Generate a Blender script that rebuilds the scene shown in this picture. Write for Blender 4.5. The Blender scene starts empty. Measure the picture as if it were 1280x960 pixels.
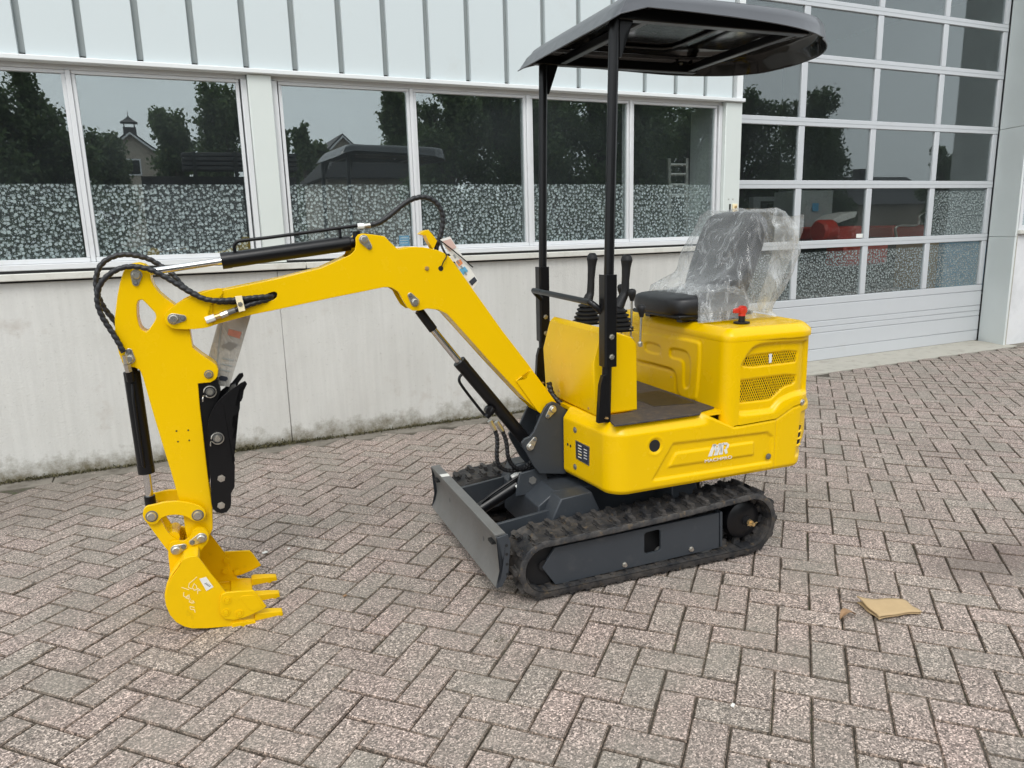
import bpy, bmesh, math, random
import numpy as np
from mathutils import Vector, Matrix
random.seed(7); rng = np.random.default_rng(7)
R = math.radians
scene = bpy.context.scene
C = scene.collection

# ------------------------------------------------------------------ camera
CAM_H = 1.40
FPX = 922.7                       # focal length in pixels of the 1280 px wide photograph
YAW, PITCH, ROLL = R(-24.522), R(-11.8485), R(1.5201)
CR = Matrix.Rotation(YAW, 3, 'Z') @ Matrix.Rotation(PITCH, 3, 'X') @ Matrix.Rotation(ROLL, 3, 'Y')
cd = bpy.data.cameras.new('camera'); cam = bpy.data.objects.new('camera', cd); C.objects.link(cam)
cd.sensor_width = 36; cd.lens = 36 * FPX / 1280; cd.clip_start = 0.05; cd.clip_end = 400
cam.matrix_world = Matrix.Translation((0, 0, CAM_H)) @ (CR @ Matrix.Rotation(R(90), 3, 'X')).to_4x4()
scene.camera = cam
scene.render.resolution_x = 1024; scene.render.resolution_y = 768

# ------------------------------------------------------------------ sky and sun (soft overcast)
w = bpy.data.worlds.new('World'); scene.world = w; w.use_nodes = True
nt = w.node_tree; nt.nodes.clear()
sky = nt.nodes.new('ShaderNodeTexSky'); sky.sky_type = 'NISHITA'; sky.sun_disc = False
SUN_EL, SUN_AZ = 52, 205
sky.sun_elevation = R(SUN_EL); sky.sun_rotation = R(SUN_AZ); sky.air_density = 1.0; sky.dust_density = 3.0
hs = nt.nodes.new('ShaderNodeHueSaturation'); hs.inputs['Saturation'].default_value = 0.18
mx = nt.nodes.new('ShaderNodeMix'); mx.data_type = 'RGBA'; mx.inputs[0].default_value = 0.62
cn = nt.nodes.new('ShaderNodeTexNoise'); cn.inputs['Scale'].default_value = 2.2; cn.inputs['Detail'].default_value = 5
cr_ = nt.nodes.new('ShaderNodeMapRange'); cr_.inputs[3].default_value = 0.9; cr_.inputs[4].default_value = 1.1
tc = nt.nodes.new('ShaderNodeTexCoord')
cm = nt.nodes.new('ShaderNodeMix'); cm.data_type = 'RGBA'; cm.blend_type = 'MULTIPLY'; cm.inputs[0].default_value = 1
bg = nt.nodes.new('ShaderNodeBackground'); bg.inputs[1].default_value = 0.14
wo = nt.nodes.new('ShaderNodeOutputWorld')
L = nt.links.new
L(sky.outputs[0], hs.inputs['Color']); L(hs.outputs[0], mx.inputs[6]); mx.inputs[7].default_value = (8.3, 8.9, 9.3, 1)
L(tc.outputs['Generated'], cn.inputs['Vector']); L(cn.outputs['Fac'], cr_.inputs[0])
L(mx.outputs[2], cm.inputs[6]); L(cr_.outputs[0], cm.inputs[7])
L(cm.outputs[2], bg.inputs[0]); L(bg.outputs[0], wo.inputs[0])
sl = bpy.data.lights.new('sun', 'SUN'); sl.energy = 0.9; sl.angle = R(25); sl.color = (1, 0.97, 0.92)
so = bpy.data.objects.new('sun', sl); C.objects.link(so)
# the sky texture's sun at rotation 0 stands over +Y and turns clockwise seen from above
sd = Vector((math.sin(R(SUN_AZ)) * math.cos(R(SUN_EL)), math.cos(R(SUN_AZ)) * math.cos(R(SUN_EL)), math.sin(R(SUN_EL))))
so.rotation_euler = sd.to_track_quat('Z', 'Y').to_euler()
vs = scene.view_settings; vs.view_transform = 'Standard'; vs.look = 'None'; vs.exposure = 0.5; vs.gamma = 1
try:
    scene.cycles.max_bounces = 10; scene.cycles.transparent_max_bounces = 16; scene.cycles.glossy_bounces = 4
except Exception: pass

# ------------------------------------------------------------------ survey helpers (measurements from the photograph)
def ray(px, py): return CR @ Vector(((px - 640) / FPX, 1, (480 - py) / FPX))
MA = R(-3.5)
FX = Vector((-math.cos(MA), -math.sin(MA), 0)); FY = Vector((-FX.y, FX.x, 0)); FZ = Vector((0, 0, 1))
MO = Vector((1.600, 2.780, 0))
def at(px, py, x=None, y=None, z=None):
    """point of the machine's own frame (x forward, y to its left, z up) where a sight line meets a plane"""
    d = ray(px, py); d = (d.dot(FX), d.dot(FY), d.dot(FZ))
    c = Vector((0, 0, CAM_H)) - MO; c = (c.dot(FX), c.dot(FY), c.z)
    i, v = (0, x) if x is not None else (1, y) if y is not None else (2, z)
    t = (v - c[i]) / d[i]
    return tuple(c[k] + t * d[k] for k in range(3))
def xz(pts, y): return [(p[0], p[2]) for p in (at(a, b, y=y) for a, b in pts)]
def mirror_pt(px, py, Y, glass=5.13):
    """world point at depth Y whose mirror image in the window glass is seen at px, py"""
    d = ray(px, py); t = (2 * glass - Y) / d.y
    return Vector((t * d.x, Y, CAM_H + t * d.z))
def thru(px, py, Y):
    d = ray(px, py); t = Y / d.y
    return Vector((t * d.x, Y, CAM_H + t * d.z))

# ------------------------------------------------------------------ object helpers
def tag(o, label=None, cat=None, group=None, kind=None):
    if label: o['label'] = label
    if cat: o['category'] = cat
    if group: o['group'] = group
    if kind: o['kind'] = kind
    return o
def empty(name, loc=(0, 0, 0), rz=0, parent=None):
    o = bpy.data.objects.new(name, None); C.objects.link(o); o.location = loc; o.rotation_euler = (0, 0, rz)
    o.empty_display_size = 0.1
    if parent: o.parent = parent
    return o
def finish(me, mat, smooth=30):
    if mat: me.materials.append(mat)
    if smooth is not None and len(me.polygons):
        me.polygons.foreach_set('use_smooth', [True] * len(me.polygons))
        me.set_sharp_from_angle(angle=R(smooth))
def ob(name, src, mat, parent=None, smooth=30, bevel=0, seg=2):
    if isinstance(src, bmesh.types.BMesh):
        me = bpy.data.meshes.new(name); bmesh.ops.recalc_face_normals(src, faces=src.faces[:]) ; src.to_mesh(me); src.free()
        finish(me, mat, smooth)
    else: me = src
    o = bpy.data.objects.new(name, me); C.objects.link(o)
    if parent: o.parent = parent
    if bevel:
        b = o.modifiers.new('bevel', 'BEVEL'); b.width = bevel; b.segments = seg; b.limit_method = 'ANGLE'; b.angle_limit = R(35); b.harden_normals = False
    return o
def mesh_np(name, V, F, mat, smooth=30):
    me = bpy.data.meshes.new(name); me.from_pydata([tuple(v) for v in V], [], [tuple(f) for f in F]); me.update()
    finish(me, mat, smooth); return me
def box(bm, x0, x1, y0, y1, z0, z1, M=None):
    vs_ = [bm.verts.new((x, y, z)) for z in (z0, z1) for y in (y0, y1) for x in (x0, x1)]
    for f in ((0, 2, 3, 1), (4, 5, 7, 6), (0, 1, 5, 4), (2, 6, 7, 3), (0, 4, 6, 2), (1, 3, 7, 5)):
        bm.faces.new([vs_[i] for i in f])
    if M: bmesh.ops.transform(bm, matrix=M, verts=vs_)
    return vs_
def nbm(): return bmesh.new()
def boxo(name, b, mat, parent=None, bevel=0.002, seg=1, smooth=30):
    bm = nbm(); box(bm, *b); return ob(name, bm, mat, parent, smooth, bevel, seg)
def prism(bm, poly, a0, a1, axis='y', holes=()):
    """extrude a polygon given in (x,z) [axis y], (x,y) [axis z] or (y,z) [axis x]"""
    def P(p, a): return (p[0], a, p[1]) if axis == 'y' else (p[0], p[1], a) if axis == 'z' else (a, p[0], p[1])
    loops = [poly] + list(holes)
    if not holes:
        rings = [[bm.verts.new(P(p, a)) for p in poly] for a in (a0, a1)]
        caps = []
        for r in rings: caps.append(bm.faces.new(r))
        n = len(poly)
        for i in range(n): bm.faces.new((rings[0][i], rings[0][(i + 1) % n], rings[1][(i + 1) % n], rings[1][i]))
        bmesh.ops.triangulate(bm, faces=caps)
        return
    tmp = bmesh.new(); es = []
    for lp in loops:
        v_ = [tmp.verts.new(P(p, a0)) for p in lp]
        es += [tmp.edges.new((v_[i], v_[(i + 1) % len(v_)])) for i in range(len(v_))]
    bmesh.ops.triangle_fill(tmp, use_beauty=True, use_dissolve=False, edges=es)
    tmp.verts.ensure_lookup_table(); tmp.verts.index_update()
    vs_ = [v.co.copy() for v in tmp.verts]; fs = [[v.index for v in f.verts] for f in tmp.faces]; tmp.free()
    k = {'y': 1, 'z': 2, 'x': 0}[axis]
    A = [bm.verts.new(v) for v in vs_]
    def sh(v): v = v.copy(); v[k] = a1; return v
    B = [bm.verts.new(sh(v)) for v in vs_]
    for f in fs: bm.faces.new([A[i] for i in f]); bm.faces.new([B[i] for i in reversed(f)])
    s = 0
    for lp in loops:
        n = len(lp)
        for i in range(n):
            a, b = s + i, s + (i + 1) % n; bm.faces.new((A[a], B[a], B[b], A[b]))
        s += n
def smooth_poly(pts, n=2, keep=None):
    """Chaikin corner cutting of a closed outline"""
    pts = [tuple(p) for p in pts]
    for _ in range(n):
        q = []
        for i in range(len(pts)):
            a, b = pts[i], pts[(i + 1) % len(pts)]
            q.append(tuple(.8 * a[k] + .2 * b[k] for k in range(2))); q.append(tuple(.2 * a[k] + .8 * b[k] for k in range(2)))
        pts = q
    return pts
def circ(cx, cz, r, n=24): return [(cx + r * math.cos(2 * math.pi * i / n), cz + r * math.sin(2 * math.pi * i / n)) for i in range(n)]
def lathe(bm, p0, d, prof, n=24):
    """prof = [(distance along d, radius)...]"""
    p0 = Vector(p0); d = Vector(d).normalized(); u = d.orthogonal().normalized(); v = d.cross(u)
    rings = []
    for t, r in prof:
        c = p0 + d * t
        if r < 1e-6: rings.append([bm.verts.new(c)])
        else: rings.append([bm.verts.new(c + (u * math.cos(a) + v * math.sin(a)) * r) for a in [2 * math.pi * i / n for i in range(n)]])
    for a, b in zip(rings, rings[1:]):
        for i in range(n):
            j = (i + 1) % n
            if len(a) == 1 and len(b) == 1: continue
            if len(a) == 1: bm.faces.new((a[0], b[j], b[i]))
            elif len(b) == 1: bm.faces.new((a[i], a[j], b[0]))
            else: bm.faces.new((a[i], a[j], b[j], b[i]))
    for r in (rings[0], rings[-1]):
        if len(r) > 1: bm.faces.new(r)
def cyl(bm, a, b, r, n=20, r2=None):
    a = Vector(a); b = Vector(b); lathe(bm, a, b - a, [(0, r), ((b - a).length, r if r2 is None else r2)], n)
def catmull(P, k=8):
    P = [Vector(p) for p in P]; Q = [P[0] * 2 - P[1]] + P + [P[-1] * 2 - P[-2]]; out = []
    for i in range(1, len(Q) - 2):
        p0, p1, p2, p3 = Q[i - 1:i + 3]
        for s in range(k):
            t = s / k
            out.append(.5 * ((2 * p1) + (p2 - p0) * t + (2 * p0 - 5 * p1 + 4 * p2 - p3) * t * t + (3 * p1 - p0 - 3 * p2 + p3) * t ** 3))
    out.append(P[-1]); return out
def tube(bm, pts, r, n=10, k=8, wrap=None, cap=True):
    """smooth tube; wrap=(pitch, depth) adds the spiral guard of a wrapped hose"""
    Q = catmull(pts, k) if k > 1 else [Vector(p) for p in pts]
    L_ = [0.0]
    for a, b in zip(Q, Q[1:]): L_.append(L_[-1] + (b - a).length)
    if wrap:
        step = wrap[0] / 6; S = np.arange(0, L_[-1], step); q = []
        j = 0
        for s in S:
            while j < len(L_) - 2 and L_[j + 1] < s: j += 1
            t = (s - L_[j]) / max(1e-9, L_[j + 1] - L_[j]); q.append(Q[j].lerp(Q[j + 1], t))
        Q = q; L_ = list(S)
    up = None; rings = []
    for i, p in enumerate(Q):
        t = (Q[min(i + 1, len(Q) - 1)] - Q[max(i - 1, 0)]).normalized()
        if up is None: up = t.orthogonal().normalized()
        up = (up - t * up.dot(t)).normalized(); v = t.cross(up); ring = []
        for m in range(n):
            a = 2 * math.pi * m / n
            rr = r
            if wrap:
                ph = (L_[i] / wrap[0] + a / (2 * math.pi)) % 1
                rr = r - (wrap[1] if ph < .28 else 0)
            ring.append(bm.verts.new(p + (up * math.cos(a) + v * math.sin(a)) * rr))
        rings.append(ring)
    for a, b in zip(rings, rings[1:]):
        for m in range(n): bm.faces.new((a[m], a[(m + 1) % n], b[(m + 1) % n], b[m]))
    if cap: bm.faces.new(rings[0]); bm.faces.new(rings[-1])
def tubeo(name, pts, r, mat, parent, **k):
    bm = nbm(); tube(bm, pts, r, **k); return ob(name, bm, mat, parent, 60)
def cylo(name, a, b, r, mat, parent, n=20, r2=None, bevel=0):
    bm = nbm(); cyl(bm, a, b, r, n, r2); return ob(name, bm, mat, parent, 35, bevel)
def grid_mesh(name, P, mat, closed_u=False, smooth=35):
    nu, nv = P.shape[:2]; V = P.reshape(-1, 3); F = []
    for i in range(nu if closed_u else nu - 1):
        a = i * nv; b = ((i + 1) % nu) * nv
        for j in range(nv - 1): F.append((a + j, b + j, b + j + 1, a + j + 1))
    return mesh_np(name, V, F, mat, smooth)
def sdf(poly, X, Z):
    """signed distance to a polygon, positive inside"""
    P = np.array(poly); d = np.full(X.shape, 1e9); ins = np.zeros(X.shape, bool); n = len(P)
    for i in range(n):
        a = P[i]; b = P[(i + 1) % n]; e = b - a; wx = X - a[0]; wz = Z - a[1]
        t = np.clip((wx * e[0] + wz * e[1]) / (e @ e + 1e-12), 0, 1)
        d = np.minimum(d, np.hypot(wx - t * e[0], wz - t * e[1]))
        c = (a[1] > Z) != (b[1] > Z)
        with np.errstate(divide='ignore', invalid='ignore'):
            xi = (b[0] - a[0]) * (Z - a[1]) / (b[1] - a[1] + 1e-12) + a[0]
        ins ^= c & (X < xi)
    return np.where(ins, d, -d)
def sst(x): x = np.clip(x, 0, 1); return x * x * (3 - 2 * x)
def text_obj(name, s, size, mat, M, parent, depth=0.0006, xs=1.0, bold=0):
    cu = bpy.data.curves.new(name, 'FONT'); cu.body = s; cu.size = size; cu.extrude = depth; cu.align_x = 'CENTER'; cu.align_y = 'CENTER'; cu.offset = bold
    t = bpy.data.objects.new(name, cu); C.objects.link(t); bpy.context.view_layer.update()
    me = bpy.data.meshes.new_from_object(t.evaluated_get(bpy.context.evaluated_depsgraph_get()))
    bpy.data.objects.remove(t); me.transform(Matrix.Diagonal((xs, 1, 1, 1))); me.transform(M); me.materials.clear(); me.materials.append(mat)
    o = bpy.data.objects.new(name, me); C.objects.link(o)
    if parent: o.parent = parent
    return o

# ------------------------------------------------------------------ materials
def new_mat(name):
    m = bpy.data.materials.new(name); m.use_nodes = True; n = m.node_tree; n.nodes.clear()
    out = n.nodes.new('ShaderNodeOutputMaterial'); b = n.nodes.new('ShaderNodeBsdfPrincipled'); n.links.new(b.outputs[0], out.inputs[0])
    return m, n, b
def N(n, t, **k):
    q = n.nodes.new(t)
    for a, v in k.items():
        if a.startswith('i_'): q.inputs[a[2:].replace('_', ' ')].default_value = v
        else: setattr(q, a, v)
    return q
def ramp(n, src, stops):
    r = n.nodes.new('ShaderNodeValToRGB'); e = r.color_ramp.elements
    while len(e) < len(stops): e.new(0.5)
    for k, (p, c) in enumerate(stops):
        e[k].position = p; e[k].color = (c if isinstance(c, tuple) else (c, c, c)) + (1,) if not (isinstance(c, tuple) and len(c) == 4) else c
    n.links.new(src, r.inputs[0]); return r.outputs[0]
def mixc(n, a, b, f, mode='MIX'):
    q = n.nodes.new('ShaderNodeMix'); q.data_type = 'RGBA'; q.blend_type = mode
    for s, v in ((6, a), (7, b), (0, f)):
        if isinstance(v, (tuple, float, int)): q.inputs[s].default_value = (v + (1,)) if isinstance(v, tuple) and len(v) == 3 else v
        else: n.links.new(v, q.inputs[s])
    return q.outputs[2]
def noise(n, scale, detail=4, rough=.5, vec=None, dist=0):
    q = n.nodes.new('ShaderNodeTexNoise'); q.inputs['Scale'].default_value = scale; q.inputs['Detail'].default_value = detail
    q.inputs['Roughness'].default_value = rough; q.inputs['Distortion'].default_value = dist
    if vec is not None: n.links.new(vec, q.inputs['Vector'])
    return q.outputs['Fac']
def wpos(n, scale=None):
    g = n.nodes.new('ShaderNodeNewGeometry')
    if scale is None: return g.outputs['Position']
    m = n.nodes.new('ShaderNodeMapping'); m.inputs['Scale'].default_value = scale; n.links.new(g.outputs['Position'], m.inputs['Vector']); return m.outputs[0]
def bump(n, b, h, strength=.3, dist=.01):
    q = n.nodes.new('ShaderNodeBump'); q.inputs['Strength'].default_value = strength; q.inputs['Distance'].default_value = dist
    n.links.new(h, q.inputs['Height']); n.links.new(q.outputs[0], b.inputs['Normal'])
def simple(name, col, rough=.5, metal=0, var=.08, vscale=6, bmp=0, bscale=200, coat=0, dirt=None, spec=None):
    m, n, b = new_mat(name); p = wpos(n)
    nz = noise(n, vscale, 6, .6, p)
    c = mixc(n, tuple(x * (1 - var) for x in col), tuple(min(1, x * (1 + var)) for x in col), nz)
    if dirt:
        d = ramp(n, noise(n, dirt[2], 8, .7, p), [(dirt[3], 0.0), (dirt[3] + .18, 1.0)])
        dm = n.nodes.new('ShaderNodeMath'); dm.operation = 'MULTIPLY'; n.links.new(d, dm.inputs[0]); dm.inputs[1].default_value = dirt[1]
        c = mixc(n, c, dirt[0], dm.outputs[0])
    n.links.new(c, b.inputs['Base Color'])
    rr = n.nodes.new('ShaderNodeMapRange'); n.links.new(noise(n, vscale * 5, 5, .6, p), rr.inputs[0]); rr.inputs[3].default_value = max(0, rough - .07); rr.inputs[4].default_value = min(1, rough + .1)
    n.links.new(rr.outputs[0], b.inputs['Roughness']); b.inputs['Metallic'].default_value = metal
    b.inputs['Coat Weight'].default_value = coat; b.inputs['Coat Roughness'].default_value = .12
    if spec is not None: b.inputs['Specular IOR Level'].default_value = spec
    if bmp: bump(n, b, noise(n, bscale, 3, .6, p), bmp, .002)
    return m
M = {}
M['yellow'] = simple('yellow_paint', (.80, .495, .0), .24, var=.035, vscale=2.5, bmp=.05, bscale=40, spec=.28)
M['yellow_worn'] = simple('yellow_paint_scuffed', (.78, .475, .0), .40, spec=.22, var=.07, vscale=14, bmp=.12, bscale=120, dirt=((.30, .14, .01), .45, 22, .60))
M['black'] = simple('black_paint', (.005, .005, .006), .3, var=.2, bmp=.04, spec=.35)
M['black_matt'] = simple('black_plastic', (.010, .010, .011), .5, var=.2, bmp=.15, bscale=400, spec=.35)
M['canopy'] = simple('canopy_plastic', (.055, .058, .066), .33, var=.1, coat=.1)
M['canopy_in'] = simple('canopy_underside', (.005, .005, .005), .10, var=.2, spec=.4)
M['grey'] = simple('slate_grey_paint', (.036, .042, .050), .42, var=.12, vscale=9, bmp=.05, dirt=((.10, .095, .09), .35, 14, .56))
M['steel'] = simple('worn_steel', (.16, .16, .155), .45, metal=.2, var=.25, vscale=18, dirt=((.09, .075, .06), .4, 9, .5))
M['zinc'] = simple('zinc_plated_steel', (.62, .60, .55), .28, metal=.95, var=.15, vscale=40)
M['chrome'] = simple('chrome_rod', (.72, .72, .72), .12, metal=1, var=.03)
M['brass'] = simple('yellow_zinc', (.65, .46, .22), .35, metal=.8, var=.2, vscale=40)
M['red'] = simple('red_plastic', (.55, .035, .02), .38, var=.1)
M['white'] = simple('white_plastic', (.78, .78, .74), .4, var=.04)
M['sticker'] = simple('white_sticker', (.75, .74, .70), .5, var=.06, vscale=60)
M['ink'] = simple('printed_ink', (.03, .035, .05), .5)
M['cream'] = simple('cream_print', (.85, .74, .48), .6, var=.1, vscale=50)
M['chalk'] = simple('chalk', (.88, .72, .35), .9, var=.1, vscale=80)
M['blue'] = simple('blue_print', (.12, .38, .60), .5)
M['orange'] = simple('orange_print', (.70, .25, .10), .5)
M['mat'] = simple('deck_mat_rubber', (.050, .042, .040), .65, var=.25, vscale=25, bmp=.5, bscale=260, dirt=((.16, .11, .06), .6, 26, .50))
M['vinyl'] = simple('black_vinyl', (.013, .013, .015), .4, var=.2, bmp=.25, bscale=300)
M['frame'] = simple('white_window_frame', (.66, .67, .68), .35, var=.04, dirt=((.45, .43, .38), .35, 5, .58))
M['alu'] = simple('door_aluminium', (.53, .55, .57), .38, var=.03, bmp=.03, dirt=((.42, .40, .36), .25, 4, .6))
M['jamb'] = simple('jamb_panel', (.66, .70, .69), .45, var=.03, dirt=((.5, .49, .43), .2, 3, .62))
M['pilaster'] = simple('pilaster_panel', (.62, .66, .63), .45, var=.03, dirt=((.4, .38, .3), .2, 5, .62))
M['clad'] = simple('cladding_steel', (.575, .63, .64), .42, var=.02, vscale=1.2, bmp=.03, bscale=4, dirt=((.50, .52, .50), .35, 2.5, .55))
M['groove'] = simple('cladding_joint', (.30, .33, .33), .5, var=.1)
M['trim'] = simple('white_trim', (.72, .74, .74), .4, var=.04, dirt=((.4, .38, .3), .3, 12, .6))
M['sill'] = simple('sill_painted', (.62, .61, .56), .5, var=.05, dirt=((.42, .40, .34), .5, 8, .52))
M['dark'] = simple('dark_void', (.01, .01, .01), .8)
M['concrete'] = simple('concrete_strip', (.40, .38, .33), .85, var=.12, vscale=5, bmp=.4, bscale=90, dirt=((.22, .2, .17), .6, 7, .52))
M['kerb'] = simple('grimy_kerb', (.20, .18, .15), .9, var=.25, vscale=5, bmp=.5, bscale=90, dirt=((.07, .06, .045), .8, 6, .46))
M['cardboard'] = simple('cardboard', (.46, .33, .18), .85, var=.12, vscale=25, bmp=.2)
M['leaf_dry'] = simple('dry_leaf', (.28, .17, .09), .8, var=.3, vscale=60)

def m_paver(edge=False):
    m, n, b = new_mat('clay_paver_edge' if edge else 'clay_paver'); p = wpos(n)
    a1 = N(n, 'ShaderNodeAttribute', attribute_name='tone', attribute_type='GEOMETRY'); a2 = N(n, 'ShaderNodeAttribute', attribute_name='tone', attribute_type='OBJECT')
    ad = N(n, 'ShaderNodeMath', operation='ADD'); n.links.new(a1.outputs['Fac'], ad.inputs[0]); n.links.new(a2.outputs['Fac'], ad.inputs[1])
    base = ramp(n, ad.outputs[0], [(0, (.275, .225, .195)), (.35, (.315, .250, .220)), (.65, (.290, .247, .213)), (1, (.335, .262, .230))])
    v = N(n, 'ShaderNodeTexVoronoi', feature='F1'); v.inputs['Scale'].default_value = 235; n.links.new(p, v.inputs['Vector'])
    sep = N(n, 'ShaderNodeSeparateColor'); n.links.new(v.outputs['Color'], sep.inputs[0])
    grit = ramp(n, sep.outputs[0], [(0, .24), (.28, .60), (.58, .98), (.82, 1.42), (1, 2.7)])
    c = mixc(n, base, grit, 1.0, 'MULTIPLY')
    g2 = ramp(n, noise(n, 420, 2, .6, p), [(.3, .6), (.7, 1.4)]); c = mixc(n, c, g2, .8, 'MULTIPLY')
    # large weathering patches, a dark oily stain and a lighter dusty sweep
    pt = ramp(n, noise(n, .9, 5, .6, p), [(.3, .86), (.7, 1.12)]); c = mixc(n, c, pt, .9, 'MULTIPLY')
    pg = ramp(n, noise(n, 3.2, 5, .6, p), [(.42, 0.0), (.68, .55)]); c = mixc(n, c, (.23, .215, .18), pg)
    def blob(cx, cy, rx, ry, col, amt, c):
        mp = N(n, 'ShaderNodeMapping'); mp.inputs['Location'].default_value = (-cx / rx, -cy / ry, 0); mp.inputs['Scale'].default_value = (1 / rx, 1 / ry, 0)
        n.links.new(p, mp.inputs['Vector']); ln = N(n, 'ShaderNodeVectorMath', operation='LENGTH'); n.links.new(mp.outputs[0], ln.inputs[0])
        s = N(n, 'ShaderNodeMath', operation='ADD'); n.links.new(ln.outputs['Value'], s.inputs[0])
        nz = N(n, 'ShaderNodeMapRange'); n.links.new(noise(n, 6, 6, .7, p), nz.inputs[0]); nz.inputs[3].default_value = -.7; nz.inputs[4].default_value = .7
        n.links.new(nz.outputs[0], s.inputs[1])
        f = ramp(n, s.outputs[0], [(.35, amt), (1.0, 0.0)]); return mixc(n, c, col, f)
    c = blob(2.98, 1.78, .42, .22, (.105, .070, .062), .5, c)
    c = blob(-.95, 4.55, .9, .55, (.13, .115, .095), .5, c)
    # grime along the foot of the wall
    sx = N(n, 'ShaderNodeSeparateXYZ'); n.links.new(p, sx.inputs[0])
    e = N(n, 'ShaderNodeMapRange'); n.links.new(sx.outputs['Y'], e.inputs[0]); e.inputs[1].default_value = 4.6; e.inputs[2].default_value = 5.05; e.inputs[3].default_value = 0; e.inputs[4].default_value = .55
    ml = N(n, 'ShaderNodeMath', operation='MULTIPLY'); n.links.new(e.outputs[0], ml.inputs[0]); n.links.new(noise(n, 4, 5, .6, p), ml.inputs[1])
    c = mixc(n, c, (.10, .09, .07), ml.outputs[0])
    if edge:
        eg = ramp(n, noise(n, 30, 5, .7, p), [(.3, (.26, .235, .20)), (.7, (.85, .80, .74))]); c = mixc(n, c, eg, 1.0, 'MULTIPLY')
    n.links.new(c, b.inputs['Base Color']); b.inputs['Roughness'].default_value = .9
    h = N(n, 'ShaderNodeMath', operation='ADD'); n.links.new(v.outputs['Distance'], h.inputs[0]); n.links.new(noise(n, 60, 4, .6, p), h.inputs[1])
    bump(n, b, h.outputs[0], .55, .003); return m
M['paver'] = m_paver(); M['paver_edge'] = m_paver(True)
def m_joint():
    m, n, b = new_mat('joint_sand'); p = wpos(n)
    c = ramp(n, noise(n, 90, 5, .7, p), [(.3, (.03, .026, .019)), (.7, (.12, .10, .078))])
    g = ramp(n, noise(n, 2.3, 4, .6, p), [(.47, 0.0), (.62, .85)]); g2 = ramp(n, noise(n, 30, 3, .6, p), [(.45, 0.0), (.6, 1.0)])
    mm = N(n, 'ShaderNodeMath', operation='MULTIPLY'); n.links.new(g, mm.inputs[0]); n.links.new(g2, mm.inputs[1])
    c = mixc(n, c, (.045, .060, .016), mm.outputs[0]); n.links.new(c, b.inputs['Base Color']); b.inputs['Roughness'].default_value = 1
    bump(n, b, noise(n, 120, 4, .7, p), .7, .004); return m
M['joint'] = m_joint()
def m_plaster():
    m, n, b = new_mat('weathered_plaster'); p = wpos(n)
    c = ramp(n, noise(n, .8, 7, .62, p), [(.25, (.50, .49, .46)), (.5, (.58, .575, .545)), (.75, (.64, .635, .61))])
    st = ramp(n, noise(n, 1, 6, .6, wpos(n, (34, 34, 2.2))), [(.35, .93), (.65, 1.04)]); c = mixc(n, c, st, .6, 'MULTIPLY')
    pk = ramp(n, noise(n, 45, 5, .7, p), [(.60, 0.0), (.72, .35)]); c = mixc(n, c, (.25, .24, .22), pk)
    bl = ramp(n, noise(n, 3.1, 6, .7, p), [(.62, 0.0), (.76, .4)]); c = mixc(n, c, (.36, .30, .25), bl)
    sx = N(n, 'ShaderNodeSeparateXYZ'); n.links.new(p, sx.inputs[0])
    # splash grime rising unevenly from the paving
    nz = N(n, 'ShaderNodeMapRange'); n.links.new(noise(n, 9, 7, .75, p), nz.inputs[0]); nz.inputs[1].default_value = .3; nz.inputs[2].default_value = .7; nz.inputs[3].default_value = .0; nz.inputs[4].default_value = .17
    sb = N(n, 'ShaderNodeMath', operation='SUBTRACT'); n.links.new(nz.outputs[0], sb.inputs[0]); n.links.new(sx.outputs['Z'], sb.inputs[1])
    f = N(n, 'ShaderNodeMapRange'); n.links.new(sb.outputs[0], f.inputs[0]); f.inputs[1].default_value = -.05; f.inputs[2].default_value = .10; f.inputs[3].default_value = 0; f.inputs[4].default_value = .95
    c = mixc(n, c, (.13, .11, .065), f.outputs[0])
    n.links.new(c, b.inputs['Base Color']); b.inputs['Roughness'].default_value = .92
    bump(n, b, noise(n, 70, 6, .7, p), .5, .006); return m
M['plaster'] = m_plaster()
def m_plaster_white():
    m, n, b = new_mat('white_plaster'); p = wpos(n)
    c = ramp(n, noise(n, 2.5, 7, .7, p), [(.3, (.60, .61, .62)), (.55, (.72, .73, .74)), (.8, (.66, .66, .64))])
    n.links.new(c, b.inputs['Base Color']); b.inputs['Roughness'].default_value = .9; bump(n, b, noise(n, 80, 5, .7, p), .5, .005); return m
M['plaster_white'] = m_plaster_white()
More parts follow.
